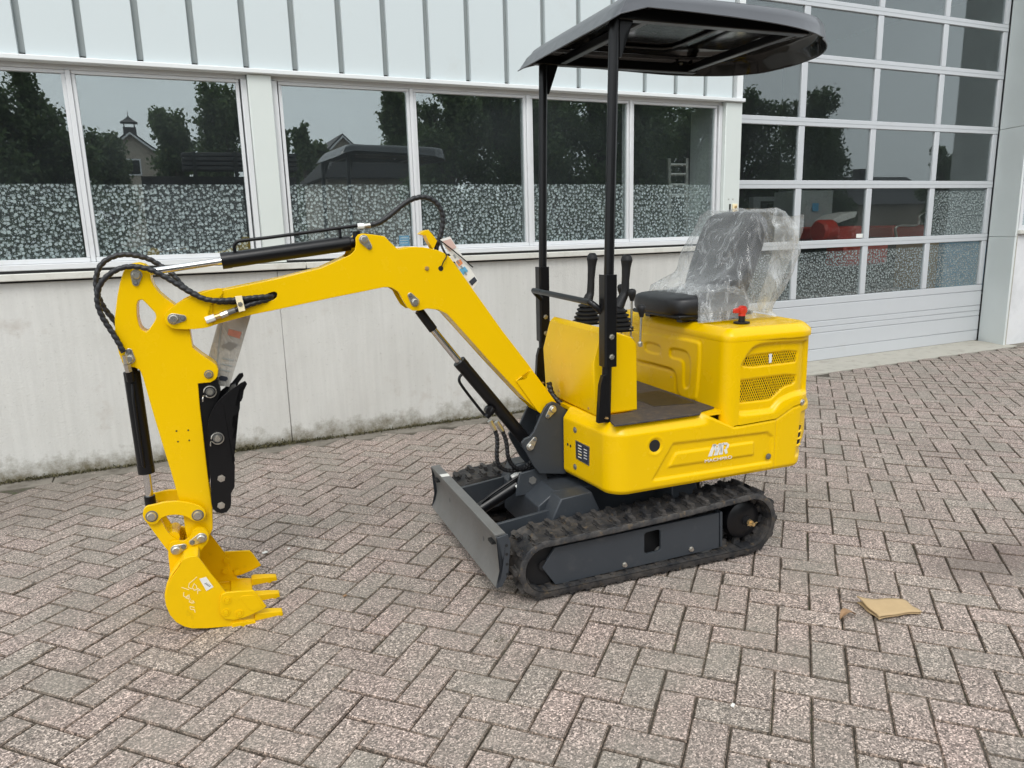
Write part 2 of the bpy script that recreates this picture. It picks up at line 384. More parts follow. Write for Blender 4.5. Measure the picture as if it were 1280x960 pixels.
def m_glass(name='window_glass', f0=.16, tint=(.92, .95, .95), dust_haze=.013):
    m, n, b = new_mat(name); n.nodes.remove(b); out = [q for q in n.nodes if q.type == 'OUTPUT_MATERIAL'][0]
    g = N(n, 'ShaderNodeNewGeometry'); d = N(n, 'ShaderNodeVectorMath', operation='DOT_PRODUCT'); n.links.new(g.outputs['Normal'], d.inputs[0]); n.links.new(g.outputs['Incoming'], d.inputs[1])
    ab = N(n, 'ShaderNodeMath', operation='ABSOLUTE'); n.links.new(d.outputs['Value'], ab.inputs[0])
    om = N(n, 'ShaderNodeMath', operation='SUBTRACT'); om.inputs[0].default_value = 1; n.links.new(ab.outputs[0], om.inputs[1])
    pw = N(n, 'ShaderNodeMath', operation='POWER'); n.links.new(om.outputs[0], pw.inputs[0]); pw.inputs[1].default_value = 5
    ma = N(n, 'ShaderNodeMath', operation='MULTIPLY_ADD'); n.links.new(pw.outputs[0], ma.inputs[0]); ma.inputs[1].default_value = 1 - f0; ma.inputs[2].default_value = f0
    t = N(n, 'ShaderNodeBsdfTransparent'); t.inputs[0].default_value = tint + (1,)
    gl = N(n, 'ShaderNodeBsdfGlossy'); gl.inputs['Roughness'].default_value = 0.0; gl.inputs['Color'].default_value = (.93, 1, 1, 1)
    mxs = N(n, 'ShaderNodeMixShader'); n.links.new(ma.outputs[0], mxs.inputs[0]); n.links.new(t.outputs[0], mxs.inputs[1]); n.links.new(gl.outputs[0], mxs.inputs[2])
    df = N(n, 'ShaderNodeBsdfDiffuse'); df.inputs[0].default_value = (.62, .70, .74, 1); dm = N(n, 'ShaderNodeMixShader'); dr = N(n, 'ShaderNodeMapRange'); n.links.new(noise(n, 1.3, 6, .6, wpos(n)), dr.inputs[0]); dr.inputs[1].default_value = .3; dr.inputs[2].default_value = .7; dr.inputs[3].default_value = dust_haze * .5; dr.inputs[4].default_value = dust_haze * 1.6  # pale diffuse dust doubles as painted haze that lifts the dark reflections
    n.links.new(dr.outputs[0], dm.inputs[0]); n.links.new(mxs.outputs[0], dm.inputs[1]); n.links.new(df.outputs[0], dm.inputs[2]); n.links.new(dm.outputs[0], out.inputs[0])
    bp_ = N(n, 'ShaderNodeBump'); bp_.inputs['Strength'].default_value = .05; bp_.inputs['Distance'].default_value = .004; n.links.new(noise(n, 2.2, 1, .4, wpos(n)), bp_.inputs['Height']); n.links.new(bp_.outputs[0], gl.inputs['Normal'])
    return m
M['glass'] = m_glass(); M['door_glass'] = m_glass('acrylic_door_pane', .092, (.84, .86, .86), .010)
def m_film():
    m, n, b = new_mat('privacy_film_bubbles'); out = [q for q in n.nodes if q.type == 'OUTPUT_MATERIAL'][0]; sx = N(n, 'ShaderNodeSeparateXYZ'); n.links.new(wpos(n), sx.inputs[0]); cx_ = N(n, 'ShaderNodeCombineXYZ'); n.links.new(sx.outputs['X'], cx_.inputs[0]); n.links.new(sx.outputs['Z'], cx_.inputs[1]); p = cx_.outputs[0]
    masks = []
    for sc, th in ((41, .41), (64, .24), (95, .20)):
        v = N(n, 'ShaderNodeTexVoronoi', voronoi_dimensions='2D'); v.inputs['Scale'].default_value = sc; v.inputs['Randomness'].default_value = .85; n.links.new(p, v.inputs['Vector'])
        sp = N(n, 'ShaderNodeSeparateColor'); n.links.new(v.outputs['Color'], sp.inputs[0])
        r = N(n, 'ShaderNodeMath', operation='MULTIPLY_ADD'); n.links.new(sp.outputs[0], r.inputs[0]); r.inputs[1].default_value = -.17; r.inputs[2].default_value = th
        s = N(n, 'ShaderNodeMath', operation='SUBTRACT'); n.links.new(r.outputs[0], s.inputs[0]); n.links.new(v.outputs['Distance'], s.inputs[1])
        k = N(n, 'ShaderNodeMapRange'); n.links.new(s.outputs[0], k.inputs[0]); k.inputs[1].default_value = -.02; k.inputs[2].default_value = .03
        t = N(n, 'ShaderNodeMath', operation='MULTIPLY'); n.links.new(k.outputs[0], t.inputs[0])
        tn = N(n, 'ShaderNodeMapRange'); n.links.new(sp.outputs[1], tn.inputs[0]); tn.inputs[3].default_value = .40 if sc < 100 else .2; tn.inputs[4].default_value = 1
        n.links.new(tn.outputs[0], t.inputs[1]); masks.append(t.outputs[0])
    a = N(n, 'ShaderNodeMath', operation='MAXIMUM'); n.links.new(masks[0], a.inputs[0]); n.links.new(masks[1], a.inputs[1])
    a2 = N(n, 'ShaderNodeMath', operation='MAXIMUM'); n.links.new(a.outputs[0], a2.inputs[0]); n.links.new(masks[2], a2.inputs[1])
    b.inputs['Base Color'].default_value = (.78, .81, .81, 1); b.inputs['Roughness'].default_value = .7
    fac = N(n, 'ShaderNodeMapRange'); n.links.new(a2.outputs[0], fac.inputs[0]); fac.inputs[3].default_value = .035; fac.inputs[4].default_value = .92
    tr = N(n, 'ShaderNodeBsdfTransparent'); mxs = N(n, 'ShaderNodeMixShader'); n.links.new(fac.outputs[0], mxs.inputs[0]); n.links.new(tr.outputs[0], mxs.inputs[1]); n.links.new(b.outputs[0], mxs.inputs[2]); n.links.new(mxs.outputs[0], out.inputs[0])
    return m
M['film'] = m_film()
def m_rubber():
    m, n, b = new_mat('dusty_rubber'); p = wpos(n)
    f = ramp(n, noise(n, 16, 8, .72, p), [(.40, 0.0), (.64, .8)])
    c = mixc(n, (.013, .014, .017), (.085, .076, .068), f)
    f2 = ramp(n, noise(n, 38, 6, .75, p), [(.56, 0.0), (.72, .6)]); c = mixc(n, c, (.19, .13, .065), f2)
    n.links.new(c, b.inputs['Base Color']); b.inputs['Roughness'].default_value = .62; bump(n, b, noise(n, 90, 6, .7, p), .5, .004); return m
M['rubber'] = m_rubber()
def m_hose():
    m = simple('hose_rubber', (.012, .012, .014), .42, var=.2); return m
M['hose'] = m_hose()
def m_clear(name, col, f0, alpha, rough):
    m, n, b = new_mat(name); out = [q for q in n.nodes if q.type == 'OUTPUT_MATERIAL'][0]; p = wpos(n)
    b.inputs['Base Color'].default_value = col + (1,); b.inputs['Roughness'].default_value = rough; b.inputs['Specular IOR Level'].default_value = 1.0
    tr = N(n, 'ShaderNodeBsdfTransparent'); tr.inputs[0].default_value = (.97, .97, .96, 1)
    lw = N(n, 'ShaderNodeLayerWeight'); lw.inputs['Blend'].default_value = .35
    nz = ramp(n, noise(n, 1, 3, .55, wpos(n, (17, 17, 5)), 1.2), [(.54, 0.0), (.60, .22), (.64, .04), (.80, .12)])
    ad = N(n, 'ShaderNodeMath', operation='MULTIPLY_ADD'); n.links.new(lw.outputs['Facing'], ad.inputs[0]); ad.inputs[1].default_value = alpha[1]; ad.inputs[2].default_value = alpha[0]
    a3 = N(n, 'ShaderNodeMath', operation='ADD'); a3.use_clamp = True; n.links.new(ad.outputs[0], a3.inputs[0]); n.links.new(nz, a3.inputs[1])
    mxs = N(n, 'ShaderNodeMixShader'); n.links.new(a3.outputs[0], mxs.inputs[0]); n.links.new(tr.outputs[0], mxs.inputs[1]); n.links.new(b.outputs[0], mxs.inputs[2]); n.links.new(mxs.outputs[0], out.inputs[0])
    bump(n, b, noise(n, 1, 2, .5, wpos(n, (15, 15, 6)), 1.2), .55, .02); return m
M['bag'] = m_clear('clear_polythene', (.66, .68, .69), .08, (.11, .42), .08)
M['bag_edge'] = m_clear('clear_polythene_doubled', (.68, .70, .71), .08, (.24, .45), .10)
M['sleeve'] = m_clear('clear_sleeve', (.66, .64, .60), .08, (.40, .2), .2)
def m_foliage(name, a, b_, tl=0):
    m, n, b = new_mat(name); g = N(n, 'ShaderNodeNewGeometry')
    c = ramp(n, g.outputs['Random Per Island'], [(0, a), (1, b_)]); n.links.new(c, b.inputs['Base Color']); b.inputs['Roughness'].default_value = .55
    if tl:
        out = [q for q in n.nodes if q.type == 'OUTPUT_MATERIAL'][0]; t = N(n, 'ShaderNodeBsdfTranslucent'); n.links.new(c, t.inputs[0]); ms = N(n, 'ShaderNodeMixShader'); ms.inputs[0].default_value = tl; n.links.new(b.outputs[0], ms.inputs[1]); n.links.new(t.outputs[0], ms.inputs[2]); n.links.new(ms.outputs[0], out.inputs[0])
    return m
M['leaf1'] = m_foliage('foliage_dark', (.06, .095, .035), (.12, .17, .07), .45); M['leaf2'] = m_foliage('foliage_mid', (.08, .12, .045), (.14, .19, .08), .45)
M['bark'] = simple('bark', (.07, .055, .04), .9, var=.3, vscale=20, bmp=.6, bscale=30)
M['brick'] = simple('house_brick', (.40, .35, .29), .85, var=.15, vscale=8)
M['roof_tile'] = simple('roof_tile', (.045, .042, .045), .6, var=.3, vscale=9)
M['dark_wall'] = simple('garage_wall', (.05, .045, .045), .8, var=.2)
M['room'] = simple('workshop_wall', (.10, .105, .10), .8, var=.1, vscale=2)
M['room_floor'] = simple('workshop_floor', (.10, .10, .10), .6, var=.2, vscale=2)
M['moss'] = m_foliage('moss_tufts', (.035, .035, .012), (.16, .14, .07))

# ================================================================== GROUND
WALL_Y, GLASS_Y, DOOR_Y = 5.07, 5.13, 5.45
bm = nbm(); box(bm, -60, 60, -60, 30, -0.30, -0.0098); g = ob('ground', bm, M['joint'], None, None); tag(g, kind='structure')
W_ = 0.1077
yard = empty('paved_yard'); tag(yard, kind='structure')
PO = Vector((-.493, 3.137)); PR = Matrix.Rotation(R(-0.7), 2)
E1 = PR @ Vector((1, 1)).normalized(); E2 = PR @ Vector((1, -1)).normalized()
def paver_mesh(gap=.0040, ch=.0040, wob=0):
    V = []; a, b = W_ - gap / 2, W_ / 2 - gap / 2
    r = random.Random(wob)
    ja = [r.uniform(-.0012, .0012) for _ in range(8)]
    for z, k in ((-.04, 0), (-ch, 0), (0, ch)):
        for i, (sx, sy) in enumerate(((-1, -1), (1, -1), (1, 1), (-1, 1))): V.append((sx * (a - k) + ja[i], sy * (b - k) + ja[i + 4], z))
    F = [(8, 9, 10, 11)]
    for k in (0, 4):
        for i in range(4): F.append((k + i, k + (i + 1) % 4, k + 4 + (i + 1) % 4, k + 4 + i))
    return V, F
variants = [paver_mesh(wob=k) for k in range(6)]
pm = [mesh_np('paver', V, F, M['paver'], 20) for V, F in variants]
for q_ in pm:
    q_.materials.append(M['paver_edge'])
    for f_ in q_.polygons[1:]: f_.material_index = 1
cells = []
for k in range(-110, 110):
    for m in range(-40, 60):
        for kind in (0, 1):
            u0, v0 = -k + 2 * m, k + 2 * m
            if kind == 0: c, rot = (u0 + 1, v0 - .5), 0
            else: c, rot = (u0 + 1.5, v0 + 1), 1
            p = PO + E2 * (c[0] * W_) + E1 * (c[1] * W_)
            if -3.2 < p.x < 13.5 and .3 < p.y < 4.99: cells.append((p.x, p.y, rot))
def in_view(x, y):
    v = CR.transposed() @ Vector((x, y, -CAM_H))
    return v.y > .2 and abs(v.x / v.y * FPX) < 660 and -500 < v.z / v.y * FPX < 500
def hidden(x, y):            # under the machine's own footprint
    l = Vector((x, y, 0)) - MO; a, b = l.dot(FX), l.dot(FY); return -.65 < a < .40 and abs(b) < .42
cells.sort(key=lambda c: (not in_view(c[0], c[1]) or hidden(c[0], c[1]), math.hypot(c[0], c[1])))
ang = {0: math.atan2(E2.y, E2.x), 1: math.atan2(E1.y, E1.x)}
SV, SF, ST = [], [], []
def zsag(x, y): return .0025 * math.sin(x * 1.9 + .7) * math.sin(y * 1.7) + .0015 * math.sin(x * 4.1 + y * 3.3)
for i, (x, y, rot) in enumerate(cells):
    if hidden(x, y) and False: continue
    rr = random.Random(int(x * 9973) * 31 + int(y * 7919))
    if y > 4.93: continue
    th = ang[rot] + rr.gauss(0, .008); z = zsag(x, y) + max(-.002, min(.002, rr.gauss(0, .0009)))
    tx, ty = max(-.018, min(.018, rr.gauss(0, .005))), max(-.018, min(.018, rr.gauss(0, .007))); tone = rr.random()
    mtx = Matrix.Translation((x + rr.gauss(0, .0008), y + rr.gauss(0, .0008), z)) @ Matrix.Rotation(th, 4, 'Z') @ Matrix.Rotation(tx, 4, 'X') @ Matrix.Rotation(ty, 4, 'Y')
    if i < 300:
        o = bpy.data.objects.new('paver', pm[i % 6]); C.objects.link(o); o.parent = yard; o.matrix_local = mtx; o['tone'] = tone
    else:
        V, F = variants[rr.randrange(6)]; b0 = len(SV)
        SV += [tuple(mtx @ Vector(v)) for v in V]; SF += [tuple(b0 + q for q in f) for f in F]; ST += [tone] * len(F)
me = mesh_np('paving', SV, SF, M['paver'], 20)
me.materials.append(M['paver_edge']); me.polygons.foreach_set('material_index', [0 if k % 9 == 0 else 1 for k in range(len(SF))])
at_ = me.attributes.new('tone', 'FLOAT', 'FACE'); at_.data.foreach_set('value', ST)
o = ob('paving', me, None, yard); tag(o, kind='stuff')
# concrete threshold in front of the door and gutter strip at the foot of the wall
def pbox(name, b, mat, parent, bevel=.003): return boxo(name, b, mat, parent, bevel)
o = pbox('concrete_threshold', (4.50, 8.36, 4.955, 5.60, -.05, .006), M['concrete'], None, .004); tag(o, kind='structure')
bm = nbm(); prev = -3.4
for k in range(9):
    box(bm, prev + .003, prev + .875, 4.925 + (k % 3) * .002, 5.075, -.05, -.001 + (k % 2) * .002); prev += .88
o = ob('kerb_strip', bm, M['kerb'], None, 30, .004); tag(o, kind='structure')
bm = nbm()
for k in range(6): box(bm, 8.30 + k * .9, 8.30 + k * .9 + .893, 4.93, 5.08, -.05, -.001)
o = ob('kerb_strip', bm, M['kerb'], None, 30, .004); tag(o, kind='structure')

# ================================================================== WORKSHOP BUILDING
B = empty('workshop_building', (0, WALL_Y, 0)); tag(B, 'long light grey workshop with ribbon windows, ribbed cladding and a glazed sectional door', 'building')
def bx(name, b, mat, parent=B, bevel=.002):
    x0, x1, y0, y1, z0, z1 = b; return boxo(name, (x0, x1, y0 - WALL_Y, y1 - WALL_Y, z0, z1), mat, parent, bevel)
XL, XR = -3.4, 13.6
# plastered base: slabs with open joints between
xs = [XL, -2.6, .648, 4.478]
for a, b_ in zip(xs, xs[1:]):
    bx('plaster_wall', (a + .0012, b_ - .0012, 5.07, 5.30, -.1, 1.178), M['plaster'], B, .003)
bx('wall_core', (XL + .02, 4.47, 5.10, 5.29, -.1, 1.17), M['groove'])
# sill, in lengths
xs = [XL, -1.05, .83, 2.62, 4.50]
for a, b_ in zip(xs, xs[1:]): bx('window_sill', (a + .001, b_ - .001, 5.025, 5.16, 1.182, 1.222), M['sill'], B, .004)
bx('sill_gap', (XL, 4.47, 5.065, 5.2, 1.170, 1.236), M['dark'], B, 0)
# upper wall, cladding panels with recessed joints, bottom trim
bx('upper_wall', (XL, 4.47, 5.105, 5.30, 2.386, 5.2), M['groove'], B)
k0 = int((XL + .598) / .2935) - 1
x = -.598 + .2935 * -9
cells_x = []
while x < 4.36:
    a, b_ = x + .0165, min(x + .2935 - .0165, 4.405); cells_x.append((a, b_)); x += .2935
for a, b_ in cells_x: bx('cladding_panel', (a, b_, 5.07, 5.104, 2.409, 5.18), M['clad'], B, .003)
for a, b_ in zip(cells_x, cells_x[1:]): bx('joint_cap', (a[1] + .003, b_[0] - .003, 5.088, 5.104, 2.412, 2.424), M['dark'], B, 0)
bx('corner_trim', (4.418, 4.482, 5.064, 5.30, 2.409, 5.18), M['trim'])
bx('drip_trim', (XL, 4.487, 5.030, 5.103, 2.378, 2.406), M['trim'], B, .004)
bx('roof_edge', (XL, XR, 5.00, 5.6, 5.19, 5.38), M['trim'], B, .01)
bx('roof', (XL, XR, 5.05, 14.2, 5.40, 5.48), M['dark_wall'], B)
# pilasters
bx('pilaster', (.572, .715, 5.062, 5.30, 1.225, 2.377), M['pilaster'], B, .004)
bx('pilaster', (4.31, 4.480, 5.060, 5.52, -.05, 2.377), M['pilaster'], B, .004)
# windows: frame rails, sashes, panes and the bubble film on their lower part
def window(x0, x1, panes):
    fr = empty('window', (0, 0, 0), 0, B)
    def q(name, b, mat, bevel=.003): return bx(name, b, mat, fr, bevel)
    q('frame_head', (x0, x1, 5.11, 5.22, 2.352, 2.392), M['frame'], .004)
    q('frame_bottom', (x0, x1, 5.06, 5.22, 1.238, 1.272), M['frame'], .004)
    q('frame_side', (x0, x0 + .035, 5.098, 5.22, 1.272, 2.352), M['frame'])
    q('frame_side', (x1 - .035, x1, 5.098, 5.22, 1.272, 2.352), M['frame'])
    for i, (a, b_) in enumerate(panes):
        s = .020     # narrow sash bead round each pane
        L_, R_ = a - s, b_ + s
        q('sash', (L_, R_, 5.112, 5.15, 2.332, 2.351), M['frame'], .002); q('sash', (L_, R_, 5.104, 5.15, 1.273, 1.300), M['frame'], .002)
        q('sash', (L_, a, 5.112, 5.15, 1.301, 2.331), M['frame'], .002); q('sash', (b_, R_, 5.112, 5.15, 1.301, 2.331), M['frame'], .002)
        if i: q('mullion', (panes[i - 1][1] + s + .001, a - s - .001, 5.100, 5.22, 1.273, 2.351), M['frame'], .003)
        p = q('pane', (a - .004, b_ + .004, 5.127, 5.133, 1.296, 2.336), M['glass'], 0)
        f = q('privacy_film', (a, b_ - .012, 5.139, 5.1405, 1.296, 1.722 + .002 * (i % 3)), M['film'], 0)
    return fr
window(-3.1, .570, [(-3.05, -2.22), (-2.145, -1.315), (-1.245, -.430), (-.360, .505)])
window(.717, 4.308, [(.780, 1.600), (1.667, 2.482), (2.556, 3.380), (3.443, 4.243)])
# small blue notice stuck inside a pane, and the lock box on the door post
o = bx('notice', (1.50, 1.575, 5.1353, 5.1357, 1.305, 1.375), M['blue'], B, 0)
for k in range(3): bx('notice_print', (1.508, 1.566, 5.1347, 5.1351, 1.322 + k * .018, 1.326 + k * .018), M['white'], B, 0)
lk = empty('door_lock', (0, 0, 0), 0, B)
bx('lock_plate', (4.405, 4.455, 5.048, 5.059, 1.42, 1.56), M['cream'], lk, .002)
bx('lock_strip', (4.372, 4.386, 5.052, 5.061, 1.40, 1.56), M['dark'], lk)
for z in (1.535, 1.50, 1.455): cylo('keyhole', (4.432, 5.049 - WALL_Y, z), (4.432, 5.040 - WALL_Y, z), .011, M['brass'] if z > 1.46 else M['dark'], lk, 12)
for xx in (4.365, 4.41): cylo('screw', (xx, 5.061 - WALL_Y, 1.60), (xx, 5.057 - WALL_Y, 1.60), .005, M['zinc'], lk, 10)

# ---- sectional door
D = empty('sectional_door', (0, DOOR_Y - WALL_Y, 0), 0, B)
def dx(name, b, mat, bevel=.003):
    x0, x1, y0, y1, z0, z1 = b; return boxo(name, (x0, x1, y0, y1, z0, z1), mat, D, bevel)
cols = [4.562, 5.506, 6.455, 7.393]; MW = .072
rows = [.650, 1.213, 1.783, 2.350, 2.914, 3.388, 3.95, 4.52]      # glass bottoms
tops = [1.136, 1.706, 2.275, 2.838, 3.315, 3.878, 4.448, 4.99]
xr = 8.330
for k_, zb in enumerate(tops):
    zt = rows[k_ + 1] if k_ + 1 < len(rows) else 5.06
    dx('rail', (4.50, 8.405, -.012, .03, zb + .001, zt - .001), M['alu'], .004)
    zm = (zb + zt) / 2
    dx('rail_seam', (4.50, 8.405, -.0135, -.0121, zm - .0015, zm + .0015), M['groove'], 0)
edges = [4.50] + cols + [8.405]
for zb, zt in zip(rows, tops):
    for cx in cols: dx('mullion', (cx, cx + MW, -.008, .028, zb, zt), M['alu'], .003)
    dx('mullion', (xr, 8.405, -.008, .028, zb, zt), M['alu'], .003)
    for a, b_ in zip(cols, cols[1:] + [xr]):
        dx('pane', (a + MW - .004, b_ + .004, .006, .012, zb - .004, zt + .004), M['door_glass'], 0)
film_z = {0: [1.10, 1.10, 1.10, 1.115], 1: [None, None, None, 1.680]}
for r_, L2 in film_z.items():
    for c_, zt in enumerate(L2):
        if zt is None: continue
        a = cols[c_] + MW; b_ = (cols[1:] + [xr])[c_]
        dx('privacy_film', (a, b_, .016, .0175, rows[r_] + .001, zt), M['film'], 0)
dx('small_notice', (6.36, 6.45, .002, .0035, 1.222, 1.262), M['white'], 0)
# solid bottom section with pressed grooves
zz = [.004, .125, .29, .35, .41, .575, .648]
for a, b_ in zip(zz, zz[1:]): dx('bottom_panel', (4.50, 8.405, -.010, .03, a + .0025, b_ - .0025), M['alu'], .004)
dx('panel_core', (4.50, 8.405, -.002, .026, .01, .645), M['alu'], 0)
dx('rubber_seal', (4.50, 8.405, -.006, .02, -.02, .006), M['black_matt'], 0)
# splayed jamb right of the door, in three panels, with the wall end behind
for z0, z1 in ((-.02, 1.176), (1.180, 2.318), (2.322, 5.15)):
    bm = nbm(); prism(bm, [(8.412, DOOR_Y - WALL_Y - .02), (8.278, -.012), (8.310, -.012), (8.46, DOOR_Y - WALL_Y - .02)], z0, z1, 'z'); ob('jamb_panel', bm, M['jamb'], B, 30, .003)
bx('door_header', (4.48, 8.45, 5.07, 5.5, 5.0, 5.185), M['clad'])
# right-hand white plaster wall with its own window
bx('plaster_wall', (8.336, XR, 5.075, 5.10, -.05, 1.205), M['plaster_white'], B, .004)
bx('wall_edge', (8.304, 8.334, 5.060, 5.085, -.05, 1.19), M['concrete'], B, .004)
bx('window_sill', (8.325, XR, 5.030, 5.13, 1.207, 1.245), M['sill'], B, .004)
bx('plaster_wall', (8.316, XR, 5.070, 5.10, 2.36, 5.18), M['clad'], B, .004)
w2 = empty('window', (0, 0, 0), 0, B)
bx('frame_side', (8.345, 8.40, 5.072, 5.14, 1.247, 2.358), M['frame'], w2); bx('frame_bottom', (8.401, XR, 5.075, 5.2, 1.247, 1.30), M['frame'], w2); bx('frame_head', (8.401, XR, 5.075, 5.2, 2.31, 2.358), M['frame'], w2)
bx('pane', (8.40, XR, 5.127, 5.133, 1.29, 2.32), M['glass'], w2, 0); bx('privacy_film', (8.41, XR, 5.139, 5.1405, 1.30, 1.72), M['film'], w2, 0)
# room behind the glass
bx('back_wall', (XL, XR, 14.0, 14.15, -.1, 5.4), M['room']); bx('side_wall', (XL - .15, XL, 5.07, 14.15, -.1, 5.4), M['clad']); bx('side_wall', (XR, XR + .15, 5.07, 14.15, -.1, 5.4), M['clad'])
bx('inner_floor', (XL, XR, 5.62, 14.0, -.1, .0), M['room_floor']); bx('ceiling', (XL, XR, 5.32, 14.0, 5.2, 5.38), M['room'])

# ---- things seen inside the workshop
IY = 7.2
def inbox(name, p0, p1, Y, d, mat, parent=None, bevel=.01):
    a = thru(*p0, Y); b_ = thru(*p1, Y); return boxo(name, (min(a.x, b_.x), max(a.x, b_.x), Y, Y + d, min(a.z, b_.z), max(a.z, b_.z)), mat, parent, bevel)
Mroom = simple('cabinet_grey', (.42, .45, .44), .6)
cb = empty('cabinet', (0, 0, 0)); tag(cb, 'pale grey cabinet with a small blue notice behind the garage door panes', 'cabinet')
inbox('door', (1002, 238), (1036, 340), 7.6, .5, Mroom, cb); inbox('notice', (1016, 254), (1023, 264), 7.58, .005, M['blue'], cb, 0)
c2 = empty('inner_door', (0, 0, 0)); tag(c2, 'white framed inner doorway seen through the leftmost garage pane', 'doorway')
for p0, p1 in (((942, 246), (992, 251)), ((942, 251), (949, 300)), ((986, 251), (992, 300))): inbox('frame', p0, p1, 8.6, .1, Mroom, c2, .004)
inbox('window', (962, 255), (980, 290), 8.62, .05, M['dark'], c2, 0)
mc = empty('red_machine', (0, 0, 0)); tag(mc, 'red compact loader parked indoors behind the garage door panes', 'loader')
def T(px, py, Y): return thru(px, py, Y)
bm = nbm(); a = T(1022, 290, 7.0); b_ = T(1046, 289, 7.0); lathe(bm, a, (b_ - a), [(0, .0), (.0, .12), (.03, .15), (.20, .15), (.24, .12), (.24, 0)], 24); ob('tank', bm, M['red'], mc)
inbox('hood', (1046, 283), (1079, 300), 7.0, .9, M['red'], mc, .03); inbox('hood', (1057, 303), (1110, 330), 6.9, .9, M['red'], mc, .03)
inbox('chassis', (1030, 300), (1160, 350), 7.2, 1.0, M['black_matt'], mc, .03); inbox('hood', (1118, 282), (1160, 305), 7.3, .8, M['red'], mc, .03)
tubeo('roll_bar', [T(1121, 300, 7.2), T(1121, 283, 7.2), T(1146, 281, 7.2), T(1149, 270, 7.2), T(1156, 266, 7.2), T(1165, 266, 7.2)], .018, M['zinc'], mc)
bm = nbm(); a = [T(*p, 6.95) for p in ((1041, 275), (1052, 268), (1072, 264), (1070, 271), (1048, 279))]
prism(bm, [(p.x, p.z) for p in a], 6.95, 7.25, 'y'); ob('seat_cover', bm, M['sticker'], mc, 30, .01)
inbox('blue_crate', (1183, 304), (1228, 360), 6.4, .5, M['blue'], mc, .01).parent = None
o = bpy.data.objects['blue_crate']; tag(o, 'blue crate standing indoors behind the lower right garage pane', 'crate')
o = inbox('wooden_crate', (1163, 304), (1182, 360), 6.5, .5, M['cardboard'], None, .01); tag(o, 'brown crate indoors left of the blue crate', 'crate')
ld = empty('step_ladder', (0, 0, 0)); tag(ld, 'aluminium ladder standing inside behind the last ribbon window pane', 'ladder')
for xs_ in ((836, 198), (858, 198)):
    a = T(xs_[0], xs_[1], 6.3); cylo('stile', a, Vector((a.x + .05, a.y, 0.0)), .022, M['zinc'], ld, 8)
for yy in (206, 218, 231, 244):
    cylo('rung', T(837, yy, 6.3), T(859, yy, 6.3), .016, M['zinc'], ld, 8)
ch = empty('hoist_chain', (0, 0, 0)); tag(ch, 'two hanging lifting chain falls inside behind the last ribbon window pane', 'chain')
lk_m = None
for cx in (872, 877):
    top = T(cx, 150, 6.6); z = top.z; i = 0
    bmc = nbm(); tube(bmc, [Vector((0, 0, .022)), Vector((.011, 0, .011)), Vector((.011, 0, -.011)), Vector((0, 0, -.022)), Vector((-.011, 0, -.011)), Vector((-.011, 0, .011)), Vector((0, 0, .022))], .004, n=5, k=2, cap=False)
    me = bpy.data.meshes.new('chain_link'); bmc.to_mesh(me); bmc.free(); finish(me, M['zinc'], 60)
    while z > 1.0:
        o = ob('chain_link', me, None, ch); o.location = (top.x, top.y, z); o.rotation_euler = (0, 0, R(90 * (i % 2))); z -= .034; i += 1

# ================================================================== WHAT STANDS ACROSS THE YARD (seen mirrored in the glass)
def foliage(name, blobs, nleaf, size, mat, parent, seed=1):
    r = np.random.default_rng(seed); V = []; F = []
    vol = np.array([b[3] ** 2 for b in blobs]); pick = r.choice(len(blobs), nleaf, p=vol / vol.sum())
    d = r.normal(size=(nleaf, 3)); d /= np.linalg.norm(d, axis=1)[:, None]; rad = r.random(nleaf) ** .45
    Bc = np.array([b[:3] for b in blobs])[pick]; Br = np.array([b[3] for b in blobs])[pick]
    P = Bc + d * (rad * Br)[:, None] * np.array([1, 1, .95]) + r.normal(size=(nleaf, 3)) * .06
    a = r.normal(size=(nleaf, 3)); a /= np.linalg.norm(a, axis=1)[:, None]; b = np.cross(a, r.normal(size=(nleaf, 3))); b /= np.linalg.norm(b, axis=1)[:, None]
    s = size * .55 * (.6 + .8 * r.random(nleaf))[:, None]
    V = np.stack([P - a * s, P + b * s * .55, P + a * s, P - b * s * .55], 1).reshape(-1, 3)
    F = np.arange(nleaf * 4).reshape(-1, 4)
    me = bpy.data.meshes.new(name); me.from_pydata(V.tolist(), [], F.tolist()); me.update(); me.materials.append(mat)
    o = bpy.data.objects.new(name, me); C.objects.link(o); o.parent = parent; return o
